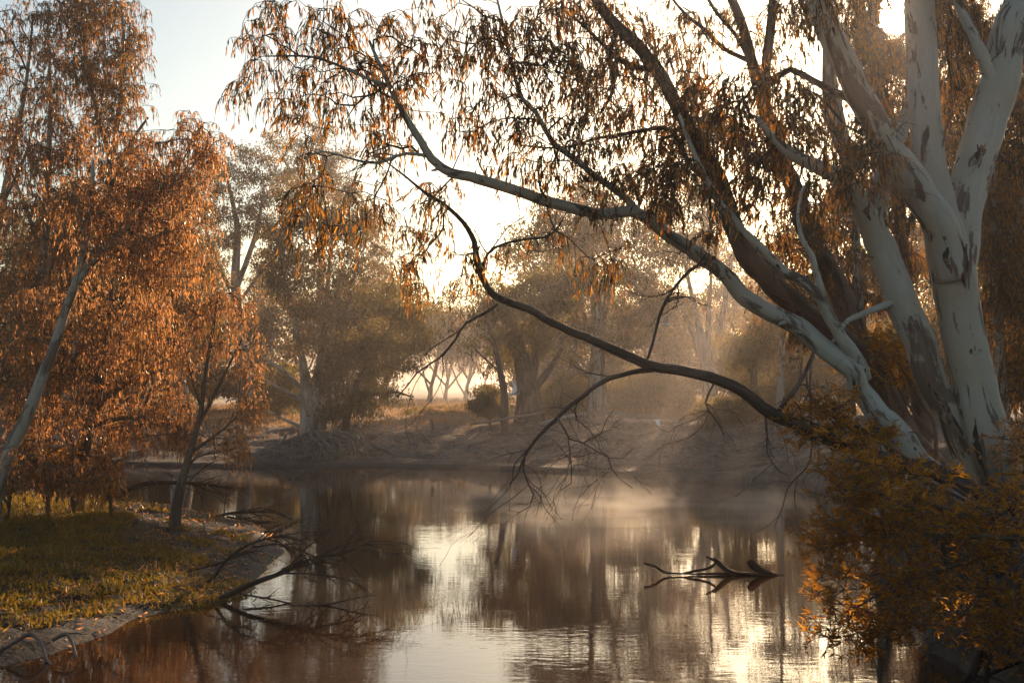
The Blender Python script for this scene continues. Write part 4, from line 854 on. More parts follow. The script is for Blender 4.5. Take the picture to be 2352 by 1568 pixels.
# ---- hazy trees far out on the plain
PG = 'hazy gums on the plain'
def plain_tree(label, u, Y, h, w, seed, forks=3, low=0.24):
    SEED[0] += 1; rng = np.random.default_rng(seed); s = FD / Y; b = HY + (CAMZ - 1.7) * s
    H = h * s; Wd = w * s
    stems = [(T, [(u, b, 0.5 * s), (u + Wd * .03, b - H * .2, .38 * s), (u + Wd * .1, b - H * .5, .24 * s), (u + Wd * .12, b - H * .85, .1 * s)])]
    for k in range(forks):
        dx = (k - (forks - 1) / 2) * 0.55 + rng.normal() * 0.22
        h0 = .06 + .24 * rng.random(); x0 = u + Wd * .06 * h0 * 3; stems.append((LB, [(x0, b - H * h0, .26 * s), (x0 + dx * Wd * .22, b - H * (h0 + .16), .2 * s), (x0 + dx * Wd * (.38 + .1 * rng.random()), b - H * (h0 + .38), .12 * s), (x0 + dx * Wd * (.4 + .2 * rng.random()), b - H * .82, .05 * s)]))
    bl = [(u + Wd * .42 * (rng.random() * 2 - 1), b - H * (low + (1 - low) * rng.random()), Wd * .2, H * .13) for _ in range(12)]
    return far(label, stems, bl, Y, group=PG, per=Wd * H * .0032, nleaf=44, L=0.34, W=0.12, R=1.1, spread=1.6, stem_step=1.0, step=0.8, rtip=0.02, sides=7, beam=False)
pt = [('nearest hazy gum on the plain, low forked trunk', 985, 112, 8.5, 8), ('hazy gum with twin stems in the middle of the plain gap', 1022, 128, 10, 9), ('hazy gum with splayed stems beside the thin dark gum', 1068, 120, 8.5, 8)]
for i, (lab, u, Y, h, w) in enumerate(pt): plain_tree(lab, u, Y, h, w, 400 + i, 3, 0.55)
protos = [plain_tree('hazy gum in the far tree line beyond the plain', 900, 170, 12, 12, 500), plain_tree('hazy gum in the far tree line beyond the plain', 1110, 160, 13, 12, 501), plain_tree('hazy gum in the far tree line beyond the plain', 640, 150, 13, 12, 502)]
rr_ = np.random.default_rng(77)
for k, (u, Y) in enumerate([(960, 250), (1010, 280), (1045, 245), (1090, 260), (850, 190), (780, 175), (560, 160), (480, 175), (420, 150), (330, 160), (230, 150), (120, 155), (1180, 150), (1260, 165), (1330, 150), (1420, 160), (1500, 150), (1580, 165), (1660, 150), (1740, 160), (1830, 145), (1930, 150), (2040, 150), (2160, 150), (2280, 140), (700, 230), (930, 260), (1060, 270)]):
    src = protos[k % 3]; c = src.copy(); C.objects.link(c)
    x, y = (u - CX) / FD * Y, Y
    c.location = (x, y, gz(x, y)); c.rotation_euler = (0, 0, rr_.random() * 6.28); s = 0.8 + 0.45 * rr_.random(); c.scale = (s, s, s)
    for ch in src.children:
        d = ch.copy(); C.objects.link(d); d.parent = c

WG = 'woodland behind the far bank'
wp = [plain_tree('dense hazy gum of the woodland behind the bank gums', 1640, 88, 14, 9, 520, 2), plain_tree('dense hazy gum of the woodland behind the bank gums', 1380, 95, 15, 10, 521, 2),
      plain_tree('dense hazy gum of the woodland behind the bank gums', 380, 90, 15, 9, 522, 2), plain_tree('dense hazy gum of the woodland behind the bank gums', 880, 98, 13, 9, 523, 3)]
for o_ in wp: o_['group'] = WG
for k, (u, Y, s) in enumerate([(1230, 92, .95), (1310, 84, .85), (1470, 90, 1.0), (1550, 84, .9), (1710, 92, .9), (1790, 84, .95), (1860, 78, 1.0), (1950, 70, 1.0), (2040, 66, 1.0), (2130, 60, 1.0), (2220, 58, 1.05), (2310, 56, 1.05), (2400, 60, 1.0),
                              (300, 84, .9), (210, 80, .95), (120, 76, .95), (20, 72, 1.0), (480, 100, .9), (600, 104, .8), (680, 92, .8), (820, 88, .75), (1430, 78, .7), (1580, 110, .9), (1700, 72, .6), (260, 70, .75), (90, 66, .75), (430, 72, .7), (330, 68, .6)]):
    src = wp[k % 4]; c = src.copy(); C.objects.link(c); x = (u - CX) / FD * Y
    c.location = (x, Y, gz(x, Y)); c.rotation_euler = (0, 0, rr_.random() * 6.28); s *= (0.62 if 1400 < u < 1930 else (0.72 if u >= 1930 else 1.0)); c.scale = (s * (1.0 + .35 * rr_.random()), s, s)
    for ch in src.children:
        d = ch.copy(); C.objects.link(d); d.parent = c

ub = [far('low olive undergrowth bush at the edge of the woodland', [('stem', [(u0, 905, 5), (u0 - 4, 890, 4), (u0 - 6, 870, 3)])], [(u0 - 30, 890, 36, 14), (u0 + 10, 880, 36, 18), (u0 + 40, 892, 30, 12), (u0, 868, 22, 12)], 88,
          leafm='leaf_far', bark='twig', name='shrub', cat='shrub', group='undergrowth at the woodland edge', per=75, R=0.6, L=.28, W=.09, nleaf=70, beam=False) for u0 in (1330, 560)]
for k, (u, Y, s) in enumerate([(1250, 90, 1.2), (1400, 86, 1.3), (1480, 92, 1.4), (1560, 84, 1.2), (1640, 90, 1.4), (1720, 80, 1.3), (1800, 74, 1.3), (1880, 70, 1.4), (1960, 64, 1.3), (2040, 60, 1.4), (2130, 56, 1.4), (2220, 52, 1.4), (2310, 52, 1.4),
                              (640, 92, 1.1), (480, 86, 1.3), (400, 80, 1.3), (310, 76, 1.4), (220, 72, 1.4), (130, 70, 1.4), (40, 68, 1.4), (830, 100, .9), (1520, 74, .9), (1760, 68, 1.0)]):
    src = ub[k % 2]; c = src.copy(); C.objects.link(c); x = (u - CX) / FD * Y
    c.location = (x, Y, gz(x, Y)); c.rotation_euler = (0, 0, rr_.random() * 6.28); c.scale = (s * (1 + .5 * rr_.random()), s * 1.2, s * (.9 + .3 * rr_.random()))
    for ch in src.children:
        d = ch.copy(); C.objects.link(d); d.parent = c

def place_word(u):
    for lim, w in ((70, 'at the far left behind the rust crowns'), (180, 'behind the pointed rust crown'), (290, 'behind the leaning pale trunk'), (390, 'behind the half-hidden broad pale trunk'), (470, 'between the broad pale trunk and the small spit gum'),
                   (580, 'behind the small spit gum'), (670, 'left of the root-mat gum'), (760, 'straight behind the root-mat gum'), (840, 'right behind the root-mat gum'), (890, 'behind the dark low-spreading gum'), (975, 'at the left side of the plain gap'), (1030, 'in the middle of the plain gap'), (1075, 'at the right side of the plain gap'), (1135, 'behind the thin dark gum'),
                   (1200, 'left of the gnarled trunk'), (1240, 'behind the gnarled trunk'), (1290, 'right of the gnarled trunk'), (1345, 'left of the ribbed trunk'), (1395, 'behind the ribbed trunk'), (1450, 'right of the ribbed trunk'), (1510, 'under the bend of the dark limb'), (1570, 'left of the low-dividing pale gum'), (1650, 'behind the low-dividing pale gum'),
                   (1715, 'right of the low-dividing pale gum'), (1770, 'left of the slim white stem'), (1845, 'right of the slim white stem'), (1920, 'behind the slender leaning gum'), (2010, 'behind the thin pale stem'), (2090, 'behind the golden shrub'), (2180, 'between the two thick white trunks'), (2270, 'behind the thickest white trunk'), (2360, 'right of the thickest white trunk')):
        if u < lim: return w
    return 'at the far right edge'
for grp, head in ((WG, ['hazy woodland gum', 'tall pale woodland gum', 'dense woodland gum']), (PG, ['faint distant gum', 'misty gum on the skyline', 'very distant gum']), ('undergrowth at the woodland edge', ['low olive bush', 'round undergrowth bush', 'small scrubby bush'])):
    used = {}
    for o_ in sorted([o_ for o_ in C.objects if o_.get('group') == grp and o_.parent is None], key=lambda q: q.location.y):
        if o_.get('label', '').split()[0] in ('nearest',) or 'twin' in o_.get('label', '') or 'splayed' in o_.get('label', ''): continue
        w = place_word(CX + o_.location.x / o_.location.y * FD); k = used.get(w, 0); used[w] = k + 1
        o_['label'] = head[0] + ' ' + w if k == 0 else head[min(k, 2)] + ' ' + ['', 'farther back', 'farthest back', 'last'][min(k, 3)] + ' ' + w
        o_['label'] = ' '.join(o_['label'].split()[:16])

# ------------------------------------------------------------------ grass, herbs, litter
rng = np.random.default_rng(11)
def scatter(n_, x0, x1, y0, y1):
    xy = np.column_stack([x0 + (x1 - x0) * rng.random(n_), y0 + (y1 - y0) * rng.random(n_)]); return xy
def blades(name, label, xy, L, W, tilt, mat, fine=False, per=1, R=0.1):
    h = ground_h(xy); n_ = len(xy)
    base = np.repeat(np.column_stack([xy, h - 0.02]), per, 0); N = len(base)
    base[:, :2] += rng.normal(size=(N, 2)) * R
    d = nrm(np.column_stack([rng.normal(size=(N, 2)) * tilt, np.ones(N)]))
    Ls = np.repeat(L if np.ndim(L) else np.full(n_, L), per) * (0.5 + 0.8 * rng.random(N))
    v, q, t = leaves(base, d, Ls, W * (0.7 + 0.6 * rng.random(N)), rng, fine, 0.3)
    o = link(name, new_mesh(name, v, [q] + ([t] if t is not None else []), M[mat])); tag(o, label, kind='stuff'); return o
xy = scatter(62000, -24, -4.6, 15.5, 40)
d = water_dist(xy); pn = fbm(np.column_stack([xy * 0.55, np.zeros(len(xy))]), 3, 41)
tip = np.hypot(xy[:, 0] + 6.3, xy[:, 1] - 21.2)
keep = ((d > 1.15 + 2.4 * sst(22, 27, xy[:, 1]) * (1 - sst(32, 36, xy[:, 1])) + pn * 3.0) | ((tip < 1.5) & (d > 0.05))) & (d > 0.05)
xy = xy[keep]; xy = xy[xy[:, 0] > -0.46 * xy[:, 1] - 1.2]
pk = fbm(np.column_stack([xy * 1.3, np.zeros(len(xy))]), 3, 43); tall = 0.05 + 0.12 * np.clip(pk * 2 + .45, 0, 1)
if 0: tall = 0.10 + 0.13 * np.clip(pn[keep][:len(xy)] * 2 + .4, 0, 1) if False else 0.16
blades('grass', 'low yellow-green herbs and grass covering the spit', xy, tall, 0.028, 1.0, 'herb', False, 5, 0.11)
xyd = xy[rng.random(len(xy)) < 0.02]; blades('dry_grass', 'dead straw stalks standing among the green herbs of the spit', xyd, 0.22, 0.012, 0.5, 'dry_grass', False, 5, 0.1)
xy2 = xy[rng.random(len(xy)) < 0.045]
blades('grass', 'taller golden grass stems standing among the herbs on the spit', xy2[xy2[:, 1] > 24], 0.5, 0.012, 0.3, 'herb', False, 7, 0.08)
xyw = scatter(26000, -16, -4.6, 15.5, 36); dw = water_dist(xyw); pw = fbm(np.column_stack([xyw * 1.1, np.zeros(len(xyw))]), 3, 91)
xyw = xyw[(dw > 0.9) & (pw > 0.16)]
blades('weeds', 'patches of taller broad-leaved weeds among the low herbs of the spit', xyw, 0.15, 0.045, 1.1, 'herb', False, 4, 0.12)
xys = scatter(5000, -12, -4.4, 14, 36); xys = xys[(water_dist(xys) > 0.02) & (water_dist(xys) < 3.2)]
# dry tussocks on the plain and litter on the far slope
xyp = scatter(5200, -26, 22, 60, 130); d = water_dist(xyp); xyp = xyp[d > 9]
blades('dry_grass', 'dry golden grass tufts on the open plain', xyp, 0.30, 0.05, 0.5, 'dry_grass', False, 9, 0.25)
xyl = scatter(3500, -14, 14, 44, 62); d = water_dist(xyl); xyl = xyl[d > 1.2]
def litter(name, label, xy, L, W, mat):
    h = ground_h(xy); N = len(xy); dd_ = nrm(np.column_stack([rng.normal(size=(N, 2)), rng.normal(size=N) * 0.25]))
    v, q, t = leaves(np.column_stack([xy, h + 0.03]), dd_, L * (.4 + rng.random(N)), W * (.6 + .8 * rng.random(N)), rng, False, 0.3)
    o = link(name, new_mesh(name, v, [q], M[mat])); tag(o, label, kind='stuff')
litter('leaf_litter', 'dead leaves and bark scraps lying on the mud edge of the spit', xys, 0.12, 0.03, 'leaf_rust')
litter('leaf_litter', 'fallen leaves and sticks strewn over the far slope', xyl, 0.30, 0.05, 'dry_grass')
xyr = scatter(5200, 5.2, 10.5, 11, 24); xyr = xyr[water_dist(xyr) > 0.02]
litter('leaf_litter', 'rust leaves and bark shreds covering the near bank below the trunks', xyr, 0.16, 0.035, 'leaf_rust')
xyr = scatter(2600, 5.2, 10.5, 11, 24); xyr = xyr[water_dist(xyr) > 0.15]
blades('dry_grass', 'straggly weeds growing on the near bank below the trunks', xyr, 0.24, 0.012, 0.8, 'leaf_bush', False, 4, 0.1)
for k, (u, v, Yp) in enumerate([(970, 908, 84), (1010, 905, 90), (1035, 912, 80), (990, 918, 74), (1060, 905, 92), (940, 915, 78), (1090, 912, 84), (1005, 897, 120), (1050, 898, 110)]):
    x = (u - CX) / FD * Yp; z = gz(x, Yp); N = 220
    r_ = np.random.default_rng(900 + k); q = nrm(r_.normal(size=(N, 3))) * r_.random((N, 1)) ** .4 * np.array([0.9, 0.7, 0.4]); q[:, 2] = np.abs(q[:, 2])
    vv, fq, ft = leaves(q, nrm(r_.normal(size=(N, 3)) + [0, 0, .8]), 0.25 * (.6 + .6 * r_.random(N)), np.full(N, 0.06), r_, False)
    o = link('low_shrub', new_mesh('low_shrub', vv, [fq], M['leaf_green']), None, (x, Yp, z))
    tag(o, ['low dark tussock left of the middle of the plain', 'low dark tussock in the middle of the plain', 'low dark tussock right of the middle of the plain', 'nearest low tussock on the plain, close to the short post', 'low tussock at the right side of the plain by the thin dark gum',
            'low tussock at the left side of the plain by the low-spreading gum', 'low tussock nearest the small grey-green bush', 'tiny far tussock under the twin-stemmed hazy gum', 'tiny far tussock under the splayed hazy gum'][k], 'shrub', 'tussock shrubs on the plain')

# ------------------------------------------------------------------ dead wood
def dead(name, label, cat, base, parts, mat, group=None, seed=1):
    """parts: list of (part name, [(u,v,w,Y)...], n twigs, twig length, depth, droop)"""
    b = P(*base); rt = root_empty(name, b, label, cat, group); rng = np.random.default_rng(seed)
    for nm, pts, n_, L, dp, droop in parts:
        pp, rr = stem_path(pts, base[2]); mb = MB()
        grow_twigs(mb, pp, rr, rng, n_, L, dp, droop); mb.build(nm, M[mat], rt, b)
    return rt
Yb = 20.6
dead('fallen_branch', 'black dead branch fallen from the spit tip, fanning out over the water', 'branch', (505, 1375, Yb), [
    ('limb', [(505, 1376, 13.0, Yb), (545, 1355, 13.7, Yb), (600, 1332, 12.2, Yb + .1), (640, 1318, 10.8, Yb + .2), (690, 1296, 9.4, Yb + .4), (730, 1278, 7.9, Yb + .5), (780, 1272, 7.2, Yb + .6), (830, 1250, 5.0, Yb + .7), (870, 1256, 2.2, Yb + .8)], 18, 1.0, 2, 0.10),
    ('limb', [(462, 1350, 7.9, Yb + 1), (490, 1325, 7.9, Yb + 1), (520, 1285, 7.2, Yb + 1), (560, 1256, 6.5, Yb + 1), (600, 1240, 5.0, Yb + 1), (650, 1232, 3.6, Yb + 1), (700, 1246, 2.9, Yb + 1)], 14, 0.9, 2, 0.18),
    ('limb', [(580, 1256, 4.3, Yb + 1), (640, 1250, 4.3, Yb + .9), (700, 1268, 3.6, Yb + .8), (750, 1290, 3.6, Yb + .7), (800, 1300, 2.2, Yb + .7)], 12, 0.7, 2, 0.15),
    ('limb', [(650, 1316, 5.0, Yb), (720, 1318, 4.3, Yb), (790, 1330, 3.6, Yb), (840, 1350, 2.2, Yb)], 12, 0.6, 2, 0.10),
    ('limb', [(430, 1312, 3.6, Yb + 1.2), (480, 1300, 4.3, Yb + 1), (540, 1280, 3.6, Yb + 1), (590, 1262, 2.9, Yb + 1)], 4, 0.4, 1, 0.05),
    ('limb', [(560, 1365, 5.8, Yb - .1), (620, 1375, 4.3, Yb - .2), (680, 1388, 2.9, Yb - .2)], 6, 0.35, 1, 0.0),
    ('limb', [(640, 1392, 4.3, Yb - .4), (700, 1391, 6.5, Yb - .4), (760, 1386, 4.3, Yb - .4), (820, 1372, 2.9, Yb - .4), (870, 1366, 1.4, Yb - .4)], 6, 0.4, 1, -0.05),
], 'dead', seed=5)
dead('fallen_branch', 'thin dead branch lying in the shallows behind the mud point', 'branch', (470, 1196, 32.5), [
    ('limb', [(455, 1200, 7, 32.5), (520, 1180, 7, 32), (580, 1176, 5, 32), (640, 1178, 4, 32), (670, 1195, 2, 32)], 14, 1.0, 2, 0.10),
    ('limb', [(520, 1186, 5, 32), (580, 1196, 4, 32), (640, 1200, 3, 32)], 8, 0.7, 1, 0.05),
], 'dead', seed=6)
dead('fallen_branch', 'dark arched branch lying behind the small spit gum', 'branch', (245, 1150, 33), [
    ('limb', [(240, 1150, 14, 33), (290, 1125, 14, 33), (340, 1110, 12, 33), (400, 1108, 10, 33), (470, 1112, 6, 33), (540, 1122, 3, 33)], 16, 1.3, 2, 0.0),
], 'dead', seed=8)
YL = 23.3
dead('driftwood_log', 'dark half-sunk snag in the river, a curved arm and a broken stump above water', 'log', (1650, 1318, YL), [
    ('trunk', [(1790, 1322, 4.8, YL), (1755, 1314, 16.0, YL), (1730, 1298, 20.8, YL), (1722, 1288, 16.0, YL)], 0, 0, 0, 0),
    ('trunk', [(1722, 1318, 8.0, YL), (1690, 1316, 9.6, YL), (1668, 1308, 12.8, YL), (1650, 1292, 12.8, YL), (1640, 1283, 10.4, YL)], 0, 0, 0, 0),
    ('limb', [(1570, 1316, 4.8, YL), (1600, 1310, 6.4, YL), (1628, 1304, 7.2, YL), (1645, 1290, 7.2, YL), (1622, 1278, 5.6, YL)], 0, 0, 0, 0),
    ('trunk', [(1600, 1318, 4.0, YL), (1640, 1317, 7.2, YL), (1680, 1318, 7.2, YL), (1730, 1319, 8.0, YL), (1800, 1321, 4.0, YL)], 0, 0, 0, 0),
    ('limb', [(1600, 1318, 3.2, YL), (1550, 1316, 4.0, YL), (1525, 1313, 5.6, YL), (1505, 1300, 5.6, YL), (1480, 1293, 4.8, YL)], 0, 0, 0, 0),
], 'dead', seed=9)
dead('driftwood_branch', 'forked dark driftwood standing in the glittering shallows', 'branch', (2240, 1568, 14.6), [
    ('limb', [(2180, 1600, 14, 14.6), (2220, 1560, 15, 14.6), (2260, 1510, 15, 14.6), (2300, 1470, 14, 14.7), (2352, 1420, 13, 14.8)], 4, 0.5, 1, 0.0),
    ('limb', [(2230, 1570, 20, 14.6), (2240, 1530, 20, 14.6), (2252, 1495, 16, 14.6)], 2, 0.3, 1, 0.0),
    ('limb', [(2265, 1570, 12, 14.5), (2272, 1520, 11, 14.5), (2290, 1480, 9, 14.5)], 2, 0.3, 1, 0.0),
    ('limb', [(2200, 1590, 9, 14.5), (2280, 1545, 9, 14.5), (2340, 1520, 10, 14.5), (2390, 1500, 8, 14.6)], 5, 0.4, 1, 0.0),
], 'dead', seed=12)
dead('driftwood_branch', 'pale crooked driftwood stick on the wet mud edge', 'branch', (100, 1480, 16.4), [
    ('limb', [(-10, 1500, 7, 16.4), (40, 1470, 9, 16.4), (70, 1455, 12, 16.5), (95, 1478, 10, 16.4), (105, 1510, 8, 16.2), (120, 1528, 5, 16.0)], 3, 0.3, 1, 0.05),
    ('limb', [(120, 1470, 9, 16.5), (150, 1455, 10, 16.6), (165, 1475, 9, 16.4), (176, 1510, 6, 16.1)], 2, 0.25, 1, 0.05),
], 'root', seed=13)
# root mat under the far gum
rt = root_empty('root_mat', P(750, 1040, 57), 'tangled grey roots spilling down the cut bank under the many-stemmed gum', 'roots')
rng = np.random.default_rng(21); o0 = P(750, 1040, 57)
for k in range(46):
    u0 = 750 + rng.normal() * 38; v0 = 990 + rng.random() * 16; a = (rng.random() - .5) * 2
    u3 = u0 + a * 110 + rng.normal() * 15; y0, y3 = 57.6, 54.0 - rng.random() * 1.0 - 1.0 * abs(a) * 0
    v3 = 1040 + rng.random() * 26
    pts = [(u0, v0, 5 + 4 * rng.random(), y0), (u0 + a * 30 + rng.normal() * 10, v0 + 14 + rng.normal() * 6, 5, 56.3), (u0 + a * 75 + rng.normal() * 14, 1022 + rng.normal() * 8, 4, 55.2), (u3, v3, 2.5, y3)]
    pp, rr = stem_path(pts, 56); pp, rr = smooth_path(pp, rr, .2); mb = MB(); tube(mb, pp, rr, 5, .2, k); mb.build('root', M['root'], rt, o0)
for nm, lab, base, parts, mat, sd in (
    ('fallen_log', 'pale slanting log resting on the bank right of the root mat', (800, 1000, 57), [('trunk', [(815, 985, 8, 57), (850, 1015, 8, 56), (890, 1035, 7, 55), (930, 1050, 5, 54)], 2, .6, 1, 0)], 'root', 31),
    ('fallen_log', 'pale dead log lying at the crest beside the gnarled gum', (1270, 968, 58), [('trunk', [(1235, 975, 7, 58), (1270, 966, 9, 58), (1310, 955, 8, 58.5), (1345, 950, 4, 59)], 5, 1.0, 1, 0)], 'bleached', 32),
    ('fallen_log', 'grey sticks piled on the slope below the gnarled gum', (1180, 975, 57), [('trunk', [(1080, 975, 4, 57), (1140, 965, 6, 57), (1200, 955, 6, 57.5), (1250, 945, 3, 58)], 6, .9, 1, 0)], 'root', 33),
    ('wooden_post', 'short weathered post standing on the bank at the plain edge', (992, 975, 58.5), [('trunk', [(994, 986, 8, 58.5), (993, 976, 7, 58.5), (991, 963, 6, 58.5)], 0, 0, 0, 0)], 'root', 34),
    ('dead_stump', 'small pale stump at the far waterline', (1722, 1112, 43.6), [('trunk', [(1722, 1118, 6, 43.6), (1724, 1105, 4, 43.6), (1728, 1092, 3, 43.6)], 2, .3, 1, 0)], 'bleached', 35),
    ('bleached_snag', 'white crooked dead limb on the plain behind the pale multi-stemmed gum', (1600, 890, 68), [('limb', [(1555, 868, 6, 68), (1575, 878, 8, 68), (1590, 900, 9, 68), (1625, 896, 9, 68), (1650, 880, 6, 68)], 4, 1.0, 1, 0)], 'bleached', 36)):
    dead(nm, lab, 'post' if 'post' in nm else ('stump' if 'stump' in nm else 'log'), base, parts, mat, seed=sd)
# buttress roots of the ribbed gum
rt = root_empty('exposed_roots', P(1376, 985, 60), 'exposed roots spreading down the slope from the ribbed grey gum', 'roots'); o0 = P(1376, 985, 60)
for k in range(12):
    a = (k / 11 - .5) * 2; x0, y0 = o0[0] + a * .7, 60.8 - .4 * abs(a)
    pp = []; 
    for f in np.linspace(0, 1, 7):
        x = x0 + a * 2.6 * f + rng.normal() * .12; y = y0 - 3.4 * f * (1 - .35 * abs(a)); pp.append((x, y, gz(x, y) + .10 * (1 - f) + .02))
    sp, sr = smooth_path(np.array(pp), np.linspace(.13, .03, 7), .2); mb = MB(); tube(mb, sp, sr, 6, .2, k); mb.build('root', M['root'], rt, o0)
# bare saplings on the spit
for k, (u, v, hgt, Yk) in enumerate([(330, 1185, 100, 29), (372, 1178, 110, 30), (300, 1190, 80, 28.5), (345, 1180, 90, 31), (470, 1215, 90, 27.5), (500, 1190, 70, 29.5), (360, 1330, 220, 22), (410, 1205, 60, 27), (200, 1190, 80, 29), (230, 1180, 90, 30)]):
    r_ = np.random.default_rng(60 + k); b = P(u, v, Yk); b[2] = gz(b[0], b[1]) - .05
    rt = root_empty('bare_sapling', b, ['bare sapling just left of the arched dark branch middle', 'tallest bare sapling beside the small spit gum trunk', 'short bare sapling at the left end of the arched branch', 'bare sapling behind the arched dark branch', 'thin bare stem on the mud right of the small spit gum', 'thin bare stem at the back of the mud point',
                    'tall lone thin stem in the middle of the green herbs', 'short bare stem at the foot of the small spit gum', 'bare stem left of the yellow-leaved sapling', 'bare stem beside the yellow-leaved sapling'][k], 'sapling', 'bare saplings on the spit'); mb = MB(); H = hgt / FD * Yk
    pts = np.array([b, b + [r_.normal() * .05, 0, H * .35], b + [r_.normal() * .12, r_.normal() * .1, H * .7], b + [r_.normal() * .2, r_.normal() * .1, H]])
    grow_twigs(mb, pts, np.array([.012, .010, .007, .003]), r_, 6 if k != 6 else 2, .4, 1, -.05, 0.8); mb.build('stem', M['twig'], rt, b)
# bare thorn twigs in front of the thick trunk
for k, (u, v, w) in enumerate([(2330, 1180, 0.9), (2250, 1170, 0.7)]):
    r_ = np.random.default_rng(80 + k); Yk = 16.2; b = P(u, v, Yk); b[2] = min(b[2], gz(b[0], b[1]) + .1)
    rt = root_empty('bare_bush', b, ['bare thorny twigs spread before the foot of the thickest white trunk', 'bare grey twigs at the foot of the leaning white trunk'][k], 'bush', 'bare bushes on the near bank')
    for q in range(5):
        mb = MB(); a = r_.normal() * .5; pts = np.array([b, b + [a * .3, -.1, .4], b + [a * .8, -.2, .8 + .2 * r_.random()], b + [a * 1.3, -.25, 1.1 + .5 * r_.random()]])
        grow_twigs(mb, pts, np.array([.014, .011, .008, .004]), r_, 6, .55, 2, 0.0, 1.0); mb.build('stem', M['twig'], rt, b)

# peeling bark on the thick trunks
def strips(start, spots, seed):
    mtr = [o for o in bpy.data.objects if o.get('label', '').startswith(start)][0]
    mo = np.array(mtr.location); rng = np.random.default_rng(seed)
    for (uc, vc, su, sv, cnt, yb0, lo, hi, lean) in spots:
        for k in range(cnt):
            u0 = uc + rng.normal() * su; v0 = vc + rng.random() * sv; Ln = lo + (hi - lo) * rng.random(); w = 0.014 + .026 * rng.random()
            t = np.linspace(0, 1, 9); yb = yb0 - .03 * rng.random(); ph = rng.random() * 6
            c = np.stack([P(u0 + lean * Ln * f + 5 * math.sin(f * 4 + ph), v0 + Ln * f, yb - .07 * (f ** 2) * rng.random() - .015) for f in t]) - mo
            wob = 0.7 + 0.5 * np.abs(np.sin(t * 7 + ph)); ww = (w * np.sin(np.pi * (0.12 + 0.85 * t)) * wob)[:, None] * np.array([1, .25 * rng.normal(), 0.05])
            th = np.array([0, .012, 0]); v = np.vstack([c - ww, c + ww, c - ww + th, c + ww + th]); i = np.arange(8)
            q = np.vstack([np.stack([i, i + 9, i + 10, i + 1], -1), np.stack([i + 18, i + 19, i + 28, i + 27], -1), np.stack([i, i + 1, i + 19, i + 18], -1), np.stack([i + 9, i + 27, i + 28, i + 10], -1)])
            link('bark_strip', new_mesh('bark_strip', v, [q], M['bark_brown'] if k % 3 else M['dead']), mtr)
strips('thick mottled', [(2216, 540, 6, 45, 7, 16.78, 50, 120, .08), (2240, 960, 10, 80, 8, 16.72, 50, 120, .22), (2180, 560, 8, 60, 3, 16.7, 30, 70, .1), (2250, 330, 12, 20, 4, 17.1, 20, 50, -.2)], 5)
strips('smooth white', [(2165, 900, 10, 60, 9, 16.98, 50, 130, .42), (2130, 850, 8, 40, 3, 16.9, 30, 70, .4), (1990, 470, 8, 30, 3, 16.75, 20, 50, .4)], 6)

# ------------------------------------------------------------------ birds
m, n, l = material('white_feather')
p = n.new('ShaderNodeBsdfPrincipled'); tcn = n.new('ShaderNodeTexCoord')
l.new(mix(n, l, noise(n, l, tcn.outputs['Object'], 14, 3), (.68, .70, .72), (.82, .83, .84)), p.inputs['Base Color']); p.inputs['Roughness'].default_value = .7
o = n.new('ShaderNodeOutputMaterial'); l.new(p.outputs[0], o.inputs['Surface']); M['feather'] = m
M['dark_feather'] = wood_material('dark_feather', (.05, .05, .055), (.10, .10, .11), 12)
def bird(label, loc, yaw, flap, roll, sc):
    rt = root_empty('flying_bird', loc, label, 'bird', 'white birds over the far bank'); rt.rotation_euler = (roll, 0, yaw); rt.scale = (sc,) * 3
    mb = MB(); pts = np.array([(-.30, 0, 0), (-.16, 0, .0), (0, 0, .01), (.12, 0, .02), (.20, 0, .035), (.25, 0, .04), (.29, 0, .035)])
    pp, rr = smooth_path(pts, np.array([.012, .045, .07, .055, .034, .036, .012]), .02); tube(mb, pp, rr, 10); mb.build('body', M['feather'], rt)
    mb = MB(); tube(mb, np.array([(.28, 0, .035), (.32, 0, .03)]), np.array([.012, .003]), 5); mb.build('beak', M['dark_feather'], rt)
    t = np.array([[-.22, -.03, 0], [-.22, .03, 0], [-.42, .07, 0], [-.42, -.07, 0]], float); t = np.vstack([t, t + [0, 0, .012]])
    link('tail', new_mesh('tail', t, [np.array([[0, 1, 2, 3], [7, 6, 5, 4], [0, 4, 5, 1], [2, 6, 7, 3], [1, 5, 6, 2], [3, 7, 4, 0]])], M['feather']), rt)
    for s_ in (1, -1):
        v = []
        for y, x0, x1, bend in ((.04, .12, -.10, 0), (.22, .16, -.10, .6), (.42, .12, -.08, 1.0), (.60, .02, -.12, 1.1), (.70, -.08, -.14, 1.15)):
            z = math.sin(flap) * y * (0.6 + .4 * bend) + .02; v += [(x0, s_ * y * math.cos(flap), z), (x1, s_ * y * math.cos(flap), z - .01)]
        v = np.array(v); k = len(v); v = np.vstack([v, v + [0, 0, .014]]); i = np.arange(0, k - 2, 2)
        q = np.vstack([np.stack([i, i + 1, i + 3, i + 2], -1), np.stack([i + k, i + k + 2, i + k + 3, i + k + 1], -1), np.stack([i, i + 2, i + k + 2, i + k], -1), np.stack([i + 1, i + k + 1, i + k + 3, i + 3], -1)])
        link('wing', new_mesh('wing', v, [q], M['feather']), rt)
bird('white bird with wings raised, flying before the gnarled gum', P(1182, 905, 50), 0.5, 0.9, 0.5, 0.8)
bird('white bird gliding beside the pale multi-stemmed gum', P(1531, 745, 44), 2.8, 0.25, 0.4, 0.75)
bird('white bird flying low over the far slope under the dark limb', P(1512, 966, 47), 3.0, -0.5, 0.1, 0.7)

